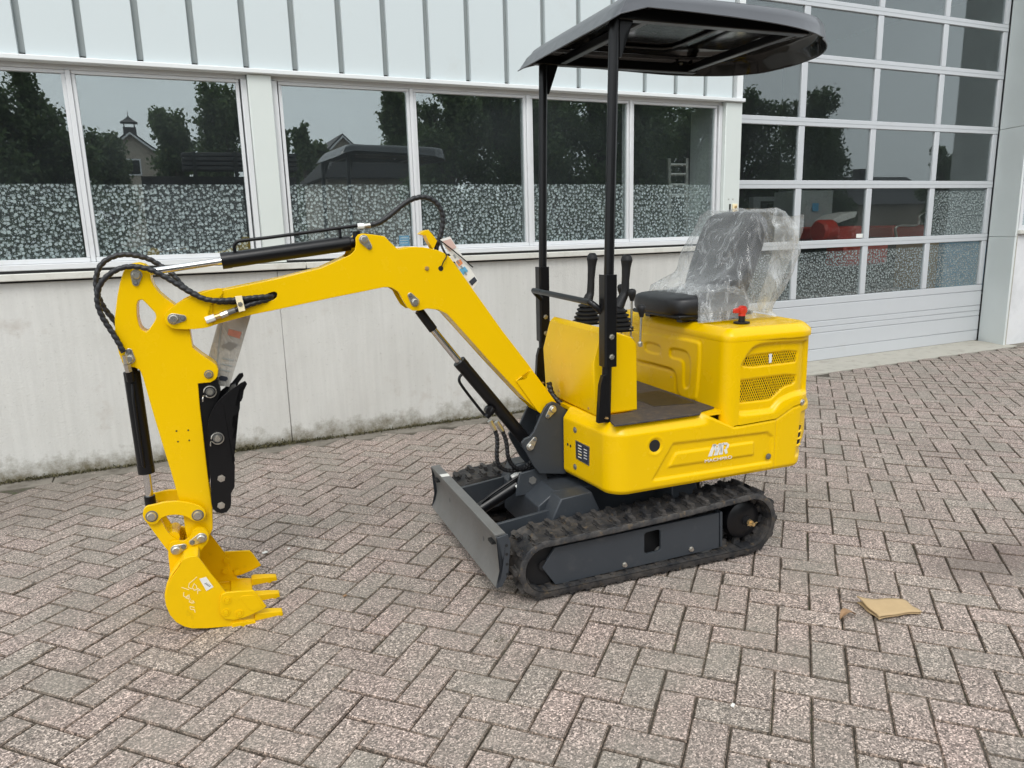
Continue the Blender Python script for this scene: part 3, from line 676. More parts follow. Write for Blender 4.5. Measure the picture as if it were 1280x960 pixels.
def tree(name, label, px, ptop, Y, width, mat, seed, nleaf=9000, leaf=.10, spread=1.0, low=.6, cat='tree', open_=.0):
    top = mirror_pt(px, ptop, Y); x, h = top.x, top.z
    root = empty(name, (x, Y, 0)); tag(root, label, cat, None)
    r = random.Random(seed); bl = []; bm = nbm()
    tube(bm, [(0, 0, -.1), (.05, 0, h * .3), (-.03, .05, h * .6), (0, 0, h * .92)], .10, n=8, k=4)
    n = 22
    for i in range(n):
        z = low + (h - low) * (i + .5) / n; f = min(1, (1.12 - z / h) * 1.9) ** .7 if low < .5 else math.sin(math.pi * min(1, (z / h) * .9 + .08)) ** .6; a = r.uniform(0, 6.28)
        q = r.uniform(.25, .75) * width * f; c = (math.cos(a) * q, math.sin(a) * q * .8, z)
        bl.append((c[0], c[1], c[2], width * r.uniform(.28, .46) * (1 if z < h * .8 else .6)))
        tube(bm, [(0, 0, z * .6), (c[0] * .5, c[1] * .5, z * .85), c], .035, n=5, k=3)
    for i in range(int(12 * (1 + open_))):
        a = r.uniform(0, 6.28); z = h * r.uniform(.8, 1.0); q = width * r.uniform(.1, .7)
        tip = (math.cos(a) * q, math.sin(a) * q, z + .1); tube(bm, [(tip[0] * .6, tip[1] * .6, z - .8), tip], .012, n=4, k=2)
        for s in range(3): bl.append((tip[0] * (.7 + .15 * s), tip[1] * (.7 + .15 * s), tip[2] - .5 + .25 * s, .17))
    ob('trunk', bm, M['bark'], root, 60); foliage('crown', bl, nleaf, leaf, mat, root, seed)
    return root
TR = M
tree('broadleaf_tree', 'dark bushy tree with young upright shoots mirrored in the left edge window', -12, 122, -6, 1.35, M['leaf1'], 3, 22000, .10, open_=1)
tree('broadleaf_tree', 'dark leafy tree mirrored left of the first mullion', 64, 158, -6.4, 1.05, M['leaf1'], 31, 16000, .10)
tree('broadleaf_tree', 'slender sapling rising above the dark trees mirrored in the left edge window', 32, 92, -6.5, .42, M['leaf1'], 4, 5000, .08, low=2.0)
tree('round_bush', 'round dark bush mirrored in front of the gabled house', 126, 183, -9, .62, M['leaf2'], 5, 15000, .09, cat='bush')
tree('broadleaf_tree', 'tall airy tree mirrored right of the gabled house', 276, 116, -12, 1.15, M['leaf2'], 6, 15000, .12, open_=1)
tree('broadleaf_tree', 'lower airy tree mirrored directly beside the gabled house', 216, 146, -13, .85, M['leaf2'], 7, 10000, .12, open_=1)
tree('conifer_tree', 'thin conifer mirrored in the second ribbon window', 378, 158, -22, .45, M['leaf1'], 8, 4000, .16)
tree('broadleaf_tree', 'distant low tree mirrored left of the second gable', 350, 170, -24, 1.2, M['leaf2'], 9, 8000, .2)
tree('broadleaf_tree', 'distant low tree mirrored right of the thin conifer', 396, 182, -26, 1.2, M['leaf2'], 17, 8000, .2)
tree('broadleaf_tree', 'olive green tree mirrored at the second mullion', 498, 112, -14, 1.3, M['leaf2'], 10, 18000, .13)
for k, (px_, pt_, Y_q, w_q, lab) in enumerate(((560, 112, -6.5, 1.35, 'dense tree mirrored just right of the second mullion'), (625, 106, -6.9, 1.6, 'dense tree mirrored left of the far canopy post'), (690, 112, -6.5, 1.6, 'dense tree mirrored behind the far canopy post'),
        (750, 108, -6.9, 1.6, 'dense tree mirrored left of the near canopy post'), (808, 118, -6.6, 1.6, 'dense tree mirrored in the left half of the last ribbon pane'), (866, 124, -7.1, 1.6, 'dense tree mirrored in the right half of the last ribbon pane'))):
    tree('broadleaf_tree', lab, px_, pt_, Y_q, w_q, M['leaf1'], 11 + k * 3, 26000, .10, low=.3)
tree('broadleaf_tree', 'broad dark tree mirrored in the left garage door panes', 948, 122, -7, 1.7, M['leaf1'], 14, 20000, .11, low=.3)
tree('broadleaf_tree', 'dark tree with a ragged top mirrored in the second garage door column', 1034, 118, -9, 1.9, M['leaf1'], 15, 30000, .12, low=.3)
tree('broadleaf_tree', 'small round tree mirrored beside the door jamb', 1192, 186, -22, 1.5, M['leaf2'], 16, 10000, .2)
# gabled house with a little belfry
def gable_house(name, label, pxa, pya, Y, half, eave, depth, belfry, mat):
    a = mirror_pt(pxa, pya, Y, 5.13); root = empty(name, (a.x, Y, 0)); tag(root, label, 'house')
    h = a.z; e = h - eave
    bm = nbm(); prism(bm, [(-half, 0), (half, 0), (half, e), (0, h - .12), (-half, e)], 0, -depth, 'y'); ob('wall', bm, mat, root, 30)
    for s in (-1, 1):
        bm = nbm(); prism(bm, [(0, h - .1), (s * (half + .35), e - .38), (s * (half + .35), e - .22), (0, h + .08)], .35, -depth - .3, 'y'); ob('roof', bm, M['roof_tile'], root, 30)
        bm = nbm(); prism(bm, [(0, h - .22), (s * (half + .3), e - .48), (s * (half + .35), e - .36), (0, h - .08)], .37, .40, 'y'); ob('barge_board', bm, M['frame'], root, 30)
    wn = boxo('window', (-.5, .45, .0, .06, e - 1.5, e - .35), M['frame'], root, .01); boxo('pane', (-.40, .35, .0, .065, e - 1.4, e - .45), M['dark'], wn, 0)
    if belfry:
        boxo('chimney', (-.42, .42, -1.3, -.5, h - .5, h + .35), M['roof_tile'], root, .02)
        bf = empty('belfry', (0, -.9, h + .35), 0, root)
        for sx in (-.33, .33):
            for sy in (-.3, .3): cylo('post', (sx, sy, 0), (sx, sy, .32), .035, M['roof_tile'], bf, 8)
        bm = nbm(); lathe(bm, (0, 0, .32), (0, 0, 1), [(0, .80), (.12, .52), (.40, .10), (.50, .03), (.80, .02), (.81, 0)], 4); ob('cap', bm, M['roof_tile'], bf, 30)
    return root
gable_house('gabled_house', 'brick gabled house with a little belfry mirrored in the left windows', 162, 164, -50, 1.9, 1.5, 8, True, M['brick'])
gable_house('gabled_house', 'brick gabled house mirrored in the second ribbon window', 427, 169, -50, 2.0, 1.9, 8, False, M['brick'])
def mbox(name, label, cat, p0, p1, Y, d, mat, h0=None):
    a = mirror_pt(*p0, Y); b_ = mirror_pt(*p1, Y); root = empty(name, ((a.x + b_.x) / 2, Y, 0)); tag(root, label, cat)
    hx = abs(b_.x - a.x) / 2; z0 = min(a.z, b_.z) if h0 is None else h0
    return root, hx, z0, max(a.z, b_.z)
r_, hx, z0, z1 = mbox('lumber_rack', 'long dark slatted rack of stacked boards mirrored under the airy tree', 'rack', (226, 189), (372, 214), -7.5, .6, None)
for k in range(4): boxo('board', (-hx, hx, 0, -.5, z0 + (z1 - z0) * k / 4 + .01, z0 + (z1 - z0) * (k + 1) / 4 - .012), M['roof_tile'], r_, .01)
for sx in (-.8, -.1, .6): boxo('post', (hx * sx - .04, hx * sx + .04, .01, .06, 0, z1), M['black_matt'], r_, .005)
r_, hx, z0, z1 = mbox('garden_wall', 'low dark brick wall mirrored along the bottom of the panes', 'wall', (176, 220), (372, 250), -8.2, .2, None, 0.0)
nrow = max(3, int(z1 / .22))
for k in range(nrow): boxo('brick_course', (-hx, hx, 0, -.2, k * z1 / nrow + .006, (k + 1) * z1 / nrow - .006), M['dark_wall'], r_, .004)
r_, hx, z0, z1 = mbox('tiled_garage', 'low garage with a dark tiled hipped roof mirrored at the second mullion', 'garage', (400, 190), (572, 228), -11, 4, None, 0.0)
zb = mirror_pt(400, 222, -11).z
boxo('wall', (-hx + .2, hx - .2, -.3, -4, 0, zb), M['brick'], r_, .01)
for k in range(8):
    f0, f1 = k / 8, (k + 1) / 8
    bm = nbm(); zA, zB = zb + (z1 - zb) * f0, zb + (z1 - zb) * f1
    box(bm, -hx + hx * .35 * f0, hx - hx * .35 * f0, -.4 * f0 - .02 * k, -4 + .4 * f0, zA, zB); ob('tile_course', bm, M['roof_tile'], r_, 30, .01)
for px0, px1, pt, Y, lab in ((1088, 1172, 216, -26, 'long house with a dark tiled roof and chimney mirrored in the garage door'),):
    a = mirror_pt(px0, pt, Y, DOOR_Y); b_ = mirror_pt(px1, pt, Y, DOOR_Y); cx = (a.x + b_.x) / 2; hx = abs(b_.x - a.x) / 2 + 1
    root = empty('long_house', (cx, Y, 0)); tag(root, lab, 'house'); h = a.z
    boxo('wall', (-hx, hx, 0, -7, 0, h - 2), M['brick'], root, .01); bm = nbm(); prism(bm, [(.4, h - 2.1), (-3.5, h), (-7.4, h - 2.1)], -hx - .3, hx + .3, 'x'); ob('roof', bm, M['roof_tile'], root, 30)
    boxo('chimney', (-.6, .3, -3.2, -3.9, h - .5, h + .55), M['dark_wall'], root, .02)

# ================================================================== SMALL THINGS ON THE PAVING
def gpt(px, py, z=0.0):
    d = ray(px, py); t = (z - CAM_H) / d.z; return Vector((t * d.x, t * d.y, z))
# cardboard: two plies, curled corner
q = [gpt(*p) for p in ((1070, 756), (1128, 753), (1151, 769), (1098, 777))]
def ply(dz, shr, curl):
    P = np.zeros((15, 9, 3))
    for i in range(15):
        for j in range(9):
            u, v = i / 14, j / 8; p = q[0].lerp(q[1], u).lerp(q[3].lerp(q[2], u), v)
            c = q[0].lerp(q[2], .5); p = c + (p - c) * shr
            P[i, j] = (p.x + .003 * math.sin(v * 9), p.y + .002 * math.sin(u * 11), .004 + dz + curl * max(0, 1 - u * 2.2) ** 2 * (.25 + .75 * (1 - v)) + .006 * math.sin(u * 3.1))
    return P
cb_ = empty('cardboard_scrap', (0, 0, 0)); tag(cb_, 'folded piece of brown cardboard lying on the paving right of the machine', 'cardboard')
for i, (dz, shr, cu) in enumerate(((.0, .97, .004), (.007, 1.0, .022))):
    me = grid_mesh('sheet', ply(dz, shr, cu), M['cardboard']); o = ob('sheet', me, None, cb_); s = o.modifiers.new('solid', 'SOLIDIFY'); s.thickness = .004
a = gpt(1057, 772); P = np.zeros((9, 5, 3))
for i in range(9):
    for j in range(5):
        u = i / 8; v = j / 4 - .5; wd = math.sin(math.pi * (u * .9 + .05)) * .016
        P[i, j] = (a.x - .035 + .075 * u, a.y + v * wd * 2 - .03 * (u - .5) ** 2, .004 + .018 * math.sin(math.pi * u) + .012 * abs(v))
me = grid_mesh('dry_leaf', P, M['leaf_dry']); o = ob('dry_leaf', me, None, None); tag(o, 'small curled dry leaf lying left of the cardboard', 'leaf')
def litter(px, py, w_, mat, label):
    a = gpt(px, py, .003); bm = nbm(); box(bm, -w_, w_, -w_ * .6, w_ * .6, -.001, .004); o = ob('litter', bm, mat, None, 30, .001); o.location = a; o.rotation_euler = (.1, .08, .6); tag(o, label, 'litter')
litter(331, 691, .012, M['white'], 'white scrap on the paving right of the digging bucket')
litter(361, 686, .006, M['white'], 'tiny white chip beyond the scrap near the bucket')
litter(916, 882, .008, M['sticker'], 'pale chip on the paving in the right foreground')
litter(431, 745, .008, M['leaf_dry'], 'small yellow leaf on the paving in front of the blade')
# moss and debris fringe at the foot of the wall, moss tufts in joints
r = np.random.default_rng(5); V = []; F = []
def tuft(x, y, z, s):
    n0 = len(V); a = r.uniform(0, 6.28); b = r.normal(size=3) * .5 + np.array([0, -.3, 1]); b /= np.linalg.norm(b); c = np.array([math.cos(a), math.sin(a), 0]); p = np.array([x, y, z])
    for k in (p - c * s * .4, p + c * s * .4, p + b * s): V.append(tuple(k))
    F.append((n0, n0 + 1, n0 + 2))
den = lambda x: .25 + .75 * (math.sin(x * 3.7) * math.sin(x * 1.3 + 1) * .5 + .5)
for _ in range(16000):
    x = r.uniform(-3, 4.4)
    if r.random() > den(x): continue
    tuft(x, 5.068 - abs(r.normal()) * .016, abs(r.normal()) * .012 * den(x), .004 + .014 * r.random())
for px, py in ((554, 840), (690, 812), (627, 800), (458, 770), (540, 858), (892, 800), (622, 798), (1108, 912), (930, 905), (518, 886)):
    g_ = gpt(px, py)
    for _ in range(60):
        t_ = r.normal() * .02; tuft(g_.x + t_ * .7 + r.normal() * .003, g_.y + t_ * .7 + r.normal() * .003, -.006, .006)
me = bpy.data.meshes.new('moss'); me.from_pydata(V, [], F); me.materials.append(M['moss']); o = bpy.data.objects.new('moss', me); C.objects.link(o); tag(o, 'moss and dry debris along the foot of the wall', 'moss', None, 'stuff')

# ================================================================== MINI EXCAVATOR
EX = empty('mini_excavator', MO, math.atan2(FX.y, FX.x)); tag(EX, 'yellow mini excavator on rubber tracks with black canopy, its digging bucket resting on the paving', 'excavator')
Y_ = M['yellow']
def pr(name, pts, y, y1, mat=Y_, parent=EX, rnd=0, bevel=.003, holes=(), at_y=None, seg=2):
    """plate traced at the plane y (its near face), extruded away to y1"""
    P = xz(pts, y if at_y is None else at_y)
    if rnd: P = smooth_poly(P, rnd)
    bm = nbm(); prism(bm, P, y, y1, 'y', [smooth_poly(xz(h, y), 2) for h in holes]); return ob(name, bm, mat, parent, 35, bevel, seg)
def pin(px, py, y, r, parent=EX, mat='zinc', h=.012, yb=None, dome=True):
    x, _, z = at(px, py, y=y); yb = y - .02 if yb is None else yb; bm = nbm()
    lathe(bm, (x, yb, z), (0, 1, 0), [(0, r), (y - yb + h * .6, r), (y - yb + h, r * .8), (y - yb + h, 0)], 22)
    o = ob('pin', bm, M[mat], parent, 35)
    bm = nbm(); lathe(bm, (x, y, z), (0, 1, 0), [(0, r * 1.25), (.003, r * 1.25), (.003, 0)], 22); ob('washer', bm, M['steel'], o, 35); return o
def bolt(p, n, r, parent=EX, mat='zinc', h=.006):
    bm = nbm(); n = Vector(n); lathe(bm, p, n, [(0, r * 1.5), (h * .3, r * 1.5), (h * .3, r), (h, r), (h, 0)], 6 if r > .005 else 8); return ob('bolt', bm, M[mat], parent, 30)
def bolt_at(px, py, y, r, parent=EX, mat='zinc', h=.006):
    x, _, z = at(px, py, y=y); return bolt((x, y, z), (0, 1, 0), r, parent, mat, h)

# ---- undercarriage: two tracks
TY, TW = .487, .180
RC, RR = (-.556, .148), .129; FC, FR = (.384, .130), .110; HUB = (-.550, .155)
def belt_path(off=0.0, n=26):
    """closed loop, bottom run flat on the ground; returns points and outward normals"""
    r1, r2 = RR + off, FR + off
    c1, c2 = Vector(RC), Vector(FC); d = c2 - c1; Ld = d.length; dirv = d / Ld
    def tang(sgn):
        s = (r1 - r2) / Ld; a = math.asin(max(-1, min(1, s))); nrm = Vector((-dirv.y, dirv.x)) * sgn
        return (dirv * math.sin(a) + nrm * math.cos(a))
    nt_, nb_ = tang(1), tang(-1); pts = []
    a0, a1 = math.atan2(nt_.y, nt_.x), math.atan2(nb_.y, nb_.x)
    for i in range(n + 1): a = a0 + ((a1 + 2 * math.pi) - a0) * i / n; pts.append((c1.x + r1 * math.cos(a), c1.y + r1 * math.sin(a), math.cos(a), math.sin(a)))   # round the rear
    A = pts[-1]; Bp = (c2.x + r2 * nb_.x, c2.y + r2 * nb_.y, nb_.x, nb_.y)
    for i in range(1, 24): t = i / 24; pts.append(tuple(A[k] * (1 - t) + Bp[k] * t for k in range(4)))
    a0, a1 = math.atan2(nb_.y, nb_.x), math.atan2(nt_.y, nt_.x)
    for i in range(n + 1): a = a0 + (a1 - a0) * i / n; pts.append((c2.x + r2 * math.cos(a), c2.y + r2 * math.sin(a), math.cos(a), math.sin(a)))
    A = pts[-1]; Bp = pts[0]
    for i in range(1, 24):
        t = i / 24; q = [A[k] * (1 - t) + Bp[k] * t for k in range(4)]; q[1] -= .008 * math.sin(math.pi * t); pts.append(tuple(q))
    return pts
bp = np.array(belt_path()); NB = len(bp)
def belt_mesh():
    prof = [(0, -.018), (0, .002), (.003, .0055), (.010, .0045), (.014, .002), (TW - .014, .002), (TW - .010, .0045), (TW - .003, .0055), (TW, .002), (TW, -.018), (TW - .03, -.022), (.03, -.022), (0, -.020)]
    P = np.zeros((NB, len(prof), 3))
    for i, (x, z, nx, nz) in enumerate(bp):
        for j, (a, o_) in enumerate(prof): P[i, j] = (x + nx * o_, -a, z + nz * o_)
    return grid_mesh('rubber_track', P, M['rubber'], closed_u=True, smooth=50)
def lug_mesh(kind):
    """tread block on the outside: outer row is swept, with a notch"""
    bm = nbm()
    if kind == 0: poly = [(-.011, -.001), (.014, -.001), (.020, -.024), (.012, -.045), (.016, -.074), (-.004, -.084), (-.016, -.060), (-.012, -.030)]
    else: poly = [(-.011, -(TW - .001)), (.014, -(TW - .001)), (.020, -(TW - .024)), (.012, -(TW - .045)), (.016, -(TW - .074)), (-.004, -(TW - .084)), (-.016, -(TW - .060)), (-.012, -(TW - .030))]
    prism(bm, poly, -.004, .008, 'z'); n0 = len(bm.verts); bm.verts.ensure_lookup_table()
    sc = [((x * .66) + .0, y * .86 - (.010 if kind == 0 else .015)) for x, y in poly]
    prism(bm, [(a, b) for a, b in sc], .0075, .0215, 'z')
    me = bpy.data.meshes.new('lug'); bmesh.ops.recalc_face_normals(bm, faces=bm.faces[:]); bm.to_mesh(me); bm.free(); finish(me, M['rubber'], 30); return me
def stub_mesh():
    bm = nbm(); box(bm, -.010, .010, -.006, .006, -.002, .012); me = bpy.data.meshes.new('track_block'); bm.to_mesh(me); bm.free(); finish(me, M['rubber'], 30); return me
bmesh_belt = belt_mesh(); lugs = (lug_mesh(0), lug_mesh(1)); stub = stub_mesh()
def guide_mesh():
    bm = nbm(); prism(bm, [(-.018, 0), (.018, 0), (.012, -.03), (-.012, -.03)], -.070, -.055, 'y'); prism(bm, [(-.018, 0), (.018, 0), (.012, -.03), (-.012, -.03)], -.128, -.113, 'y')
    box(bm, -.013, .013, -.165, -.015, -.004, .003)
    me = bpy.data.meshes.new('drive_lug'); bmesh.ops.recalc_face_normals(bm, faces=bm.faces[:]); bm.to_mesh(me); bm.free(); finish(me, M['rubber'], 30); return me
guide = guide_mesh()
cum = np.concatenate([[0], np.cumsum(np.hypot(*(np.roll(bp[:, :2], -1, 0) - bp[:, :2]).T))]); LT = cum[-1]
def on_belt(s):
    s %= LT; i = int(np.searchsorted(cum, s, side='right') - 1) % NB; t = (s - cum[i]) / max(1e-9, cum[i + 1] - cum[i]); a = bp[i]; b = bp[(i + 1) % NB]
    q = a * (1 - t) + b * t; nn = math.hypot(q[2], q[3]); return q[0], q[1], q[2] / nn, q[3] / nn
NL = 38
for side in (0, 1):
    tr = ob('rubber_track', bmesh_belt, None, EX)
    tr.location.y = TY if side == 0 else -TY + TW
    for k in range(NL):
        for kind in (0, 1):
            x, z, nx, nz = on_belt((k + (.5 if kind else 0)) * LT / NL); l = ob('lug', lugs[kind], None, tr)
            ez = Vector((nx, 0, nz)); ey = Vector((0, 1, 0)); ex = ey.cross(ez)
            l.matrix_local = Matrix.Translation((x, 0, z)) @ Matrix((ex, ey, ez)).transposed().to_4x4()
        x, z, nx, nz = on_belt((k + .25) * LT / NL); l = ob('drive_lug', guide, None, tr); x -= nx * .022; z -= nz * .022
        l.matrix_local = Matrix.Translation((x, 0, z)) @ Matrix((Vector((0, 1, 0)).cross(Vector((nx, 0, nz))), Vector((0, 1, 0)), Vector((nx, 0, nz)))).transposed().to_4x4()
    # sprocket at the rear, idler in front, rollers below
    s = -1 if side else 1; yo = s * (TY - .05); yi = s * (TY - TW + .02)
    bm = nbm(); gear = []
    for i in range(36):
        a = 2 * math.pi * i / 36; rr_ = .104 if i % 4 < 2 else .086; gear.append((RC[0] + rr_ * math.cos(a), RC[1] + rr_ * math.sin(a)))
    prism(bm, gear, s * (TY - .105), s * (TY - .080), 'y'); sp = ob('sprocket', bm, M['black_matt'], EX, 30, .002)
    bm = nbm(); lathe(bm, (HUB[0], s * (TY - .13), HUB[1]), (0, s, 0), [(0, .066), (.01, .080), (.06, .086), (.088, .082), (.098, .066), (.104, .030), (.106, .0)], 32); ob('hub', bm, M['black'], sp, 40)
    bm = nbm(); lathe(bm, (HUB[0] - .004, s * (TY - .03), HUB[1]), (0, s, 0), [(0, .022), (.014, .022), (.014, .016), (.026, .016), (.026, 0)], 18); ob('axle_collar', bm, M['black_matt'], sp, 30)
    bm = nbm(); lathe(bm, (HUB[0] - .004, s * (TY - .005), HUB[1]), (0, s, 0), [(0, .014), (.012, .014), (.012, .008), (.030, .008), (.030, 0)], 6); ob('castle_nut', bm, M['brass'], sp, 30)
    cylo('split_pin', (HUB[0] - .028, s * (TY + .016), HUB[1] + .004), (HUB[0] + .022, s * (TY + .016), HUB[1] - .002), .0022, M['brass'], sp, 6)
    bm = nbm(); lathe(bm, (FC[0], s * (TY - .13), FC[1]), (0, s, 0), [(0, .0), (0, .082), (.02, .086), (.035, .065), (.045, .065), (.06, .086), (.08, .082), (.08, 0)], 32); idl = ob('idler_wheel', bm, M['black_matt'], EX, 40)
    bm = nbm(); lathe(bm, (FC[0], s * (TY - .04), FC[1]), (0, s, 0), [(0, .022), (.006, .022), (.006, 0)], 20); ob('axle', bm, M['black_matt'], idl, 40)
    for xr_ in (.155, -.16, -.36):
        bm = nbm(); lathe(bm, (xr_, s * (TY - .135), .064), (0, s, 0), [(0, 0), (0, .036), (.02, .040), (.035, .028), (.06, .028), (.075, .040), (.095, .036), (.095, 0)], 26); ro = ob('roller', bm, M['steel'], EX, 40)
    # side frame box with its outer plate, window and bolts
    oy = s * (TY - .030)
    Pf = xz([(678, 710), (694, 684.5), (899, 641), (899, 684.7), (694.5, 731)], TY - .030); hole = circ(0, 0, 1, 4)
    hx_ = xz([(805.5, 668), (808, 665.5), (823, 662), (826, 664), (826, 686), (824, 688.8), (808.5, 692.5), (805.5, 690)], TY - .030)
    bm = nbm(); prism(bm, Pf, oy, oy - s * .012, 'y', [hx_]); fp = ob('track_frame', bm, M['grey'], EX, 30, .0015)
    bm = nbm(); zt, zb2 = Pf[2][1] - .01, Pf[3][1] + .012
    prism(bm, [(Pf[0][0] - .02, Pf[0][1]), (Pf[1][0], Pf[1][1] - .012), (Pf[2][0], zt), (Pf[3][0], zb2), (Pf[4][0], Pf[4][1] + .012)], s * (TY - .080), s * (TY - .15), 'y'); ob('frame_beam', bm, M['black_matt'], fp, 30, .004)
    bm = nbm(); prism(bm, [(Pf[1][0], Pf[1][1] - .004), (Pf[2][0], Pf[2][1] - .004), (Pf[2][0], Pf[2][1] - .012), (Pf[1][0], Pf[1][1] - .012)], oy - s * .012, oy - s * .10, 'y'); ob('top_plate', bm, M['black_matt'], fp, 30)
    bm = nbm(); prism(bm, [(Pf[2][0] - .014, Pf[2][1] + .004), (Pf[2][0] - .003, Pf[2][1] + .004), (Pf[3][0] - .003, Pf[3][1] + .004), (Pf[3][0] - .014, Pf[3][1] + .004)], oy + s * .004, oy - s * .05, 'y'); ob('end_flange', bm, M['grey'], fp, 30, .002)
    for px_, py_ in ((780.5, 705.6), (863.6, 686)):
        x_, _, z_ = at(px_, py_, y=TY - .03); bolt((x_, oy, z_), (0, s, 0), .0075, fp, 'zinc', .012)
# ---- centre of the undercarriage
bm = nbm(); prism(bm, [(.30, .12), (.30, .27), (.22, .325), (-.42, .325), (-.50, .27), (-.50, .12)], -.205, .205, 'y'); cf = ob('centre_frame', bm, M['grey'], EX, 30, .006)
for s in (1, -1):
    bm = nbm(); prism(bm, [(.24, .325), (.10, .335), (.04, .20), (.30, .20)], s * .205, s * .30, 'y'); ob('cross_member', bm, M['grey'], cf, 30, .005)
    bm = nbm(); prism(bm, [(-.26, .32), (-.38, .32), (-.42, .18), (-.26, .18)], s * .205, s * .34, 'y'); ob('cross_member', bm, M['grey'], cf, 30, .005)
bm = nbm(); lathe(bm, (-.10, 0, .325), (0, 0, 1), [(0, .20), (.012, .21), (.030, .21), (.034, .17), (.05, .17)], 40); ob('slew_ring', bm, M['black_matt'], EX, 40)
# ---- dozer blade: curved mould board, stiffening top, end plates, arms, ram
BX, BW = .575, .452
arc = [(.028, 0.0), (.010, .035), (.0, .075), (-.003, .105), (.0, .140), (.010, .172), (.022, .200)]
zb = .082
prof = [(BX + a - .018, zb + z) for a, z in arc]; back = [(x - .010, z) for x, z in prof]
bm = nbm(); prism(bm, prof + back[::-1], -BW, BW, 'y'); bl = ob('dozer_blade', bm, M['steel'], EX, 40, .0015)
bm = nbm(); x1, z1 = prof[-1]; prism(bm, [(x1, z1 + .001), (x1 + .002, z1 + .010), (x1 - .040, z1 + .012), (x1 - .048, z1 - .010), (x1 - .040, z1 - .010), (x1 - .036, z1 + .002)], -BW + .002, BW - .002, 'y'); ob('top_flange', bm, M['steel'], bl, 30, .002)
for s in (1, -1):
    bm = nbm(); prism(bm, [(p[0] - .001, p[1] + .001) for p in prof] + [(x1 - .046, z1 + .008), (x1 - .056, z1 - .03), (BX - .04, zb + .05), (BX - .012, zb + .002)], s * (BW + .0005), s * (BW + .010), 'y'); e_ = ob('end_plate', bm, M['grey'], bl, 30, .0015)
    for zz_ in (.05, .09, .13, .165): bm = nbm(); cyl(bm, (BX - .035, s * (BW + .0102), zb + zz_), (BX - .035, s * (BW + .0108), zb + zz_), .006, 12); ob('bolt_hole', bm, M['dark'], e_, 30)
    bm = nbm(); box(bm, BX - .022, BX - .004, s * .385 - .022, s * .385 + .022, zb + .153, zb + .164); o = ob('slot', bm, M['dark'], bl, 30); o.location.x = .008
    bm = nbm(); prism(bm, [(BX - .02, .10), (BX - .02, .235), (.26, .265), (.20, .235), (.20, .175), (.32, .12)], s * .245, s * .228, 'y'); ob('blade_arm', bm, M['grey'], EX, 30, .003)
bm = nbm(); box(bm, x1 - .038, x1 + .001, -.30, -.262, z1 + .0122, z1 + .0135); ob('sticker', bm, M['sticker'], bl, 30)
a_, b_ = Vector((.540, 0, .192)), Vector((.255, 0, .330))
dcy = cylo('blade_ram', a_.lerp(b_, .16), a_.lerp(b_, .80), .027, M['black'], EX, 24, bevel=.003); cylo('ram_rod', a_, a_.lerp(b_, .16), .015, M['chrome'], dcy)
cylo('ram_eye', Vector((.262, -.03, .332)), Vector((.262, .03, .332)), .030, M['black'], dcy); bolt((.262, .045, .332), (0, 1, 0), .018, dcy, 'steel', .016)
tubeo('hard_line', [a_.lerp(b_, .2) + Vector((0, .012, .030)), a_.lerp(b_, .4) + Vector((0, .016, .040)), a_.lerp(b_, .8) + Vector((0, .016, .042))], .006, M['black'], dcy)
for dy in (.030, -.02):
    p0 = a_.lerp(b_, .74) + Vector((0, dy, .038 if dy < 0 else .006)); p1 = p0 + (b_ - a_).normalized() * .05; cylo('fitting', p0, p1, .010, M['white'], dcy, 10)
    tubeo('hose', [p1, p1 + Vector((-.05, .005, .008)), p1 + Vector((-.11, .0, -.005)), p1 + Vector((-.15, -.01, -.03))], .010, M['hose'], dcy, wrap=(.018, .002))
bm = nbm(); prism(bm, [(.34, .27), (.32, .37), (.20, .385), (.18, .27)], .042, .056, 'y'); ob('ram_bracket', bm, M['grey'], cf, 30, .003)
bm = nbm(); prism(bm, [(.34, .27), (.32, .37), (.20, .385), (.18, .27)], -.056, -.042, 'y'); ob('ram_bracket', bm, M['grey'], cf, 30, .003)

# ---- upper body: perimeter path in plan, used by skirt and engine cover
def arc_pts(cx, cy, r, a0, a1, n): return [(cx + r * math.cos(R(a0 + (a1 - a0) * i / n)), cy + r * math.sin(R(a0 + (a1 - a0) * i / n))) for i in range(n + 1)]
def resample(P, step):
    P = [Vector(p) for p in P]; out = []; d = [0]
    for a, b in zip(P, P[1:]): d.append(d[-1] + (b - a).length)
    n = max(2, int(d[-1] / step)); j = 0
    for i in range(n + 1):
        s = d[-1] * i / n
        while j < len(P) - 2 and d[j + 1] < s: j += 1
        out.append(P[j].lerp(P[j + 1], (s - d[j]) / max(1e-9, d[j + 1] - d[j])))
    return out
SIDE = .460
half = [(.128, .094), (.105, .30)] + arc_pts(.012, .372, .088, 10, 90, 14) + [(-.765, SIDE)] + arc_pts(-.782, .290, .170, 90, 174, 20) + [(-.956, .10), (-.958, 0)]
full = half + [(x, -y) for x, y in half[-2::-1]]
path = resample(full, .0055); NPT = len(path)
nrm = []
for i in range(NPT):
    t = path[min(i + 1, NPT - 1)] - path[max(i - 1, 0)]; t.normalize(); nrm.append(Vector((t.y, -t.x)) * (-1))
ctr = Vector((-.4, 0)); nrm = [n if n.dot(path[i] - ctr) > 0 else -n for i, n in enumerate(nrm)]
for _ in range(3): nrm = [(nrm[max(i - 1, 0)] + nrm[i] + nrm[min(i + 1, NPT - 1)]).normalized() for i in range(NPT)]
PX = np.array([p.x for p in path]); PY = np.array([p.y for p in path]); NX = np.array([n.x for n in nrm]); NY = np.array([n.y for n in nrm])
ZB = .362
seam = lambda x: np.interp(-x, [.335, .475, .690, .775, .83, 1.0], [.648, .578, .585, .628, .638, .640])
ZT = seam(PX); ZT[np.abs(PY) < .2] = np.where(PX[np.abs(PY) < .2] < -.5, .640, .648)
nv = 56
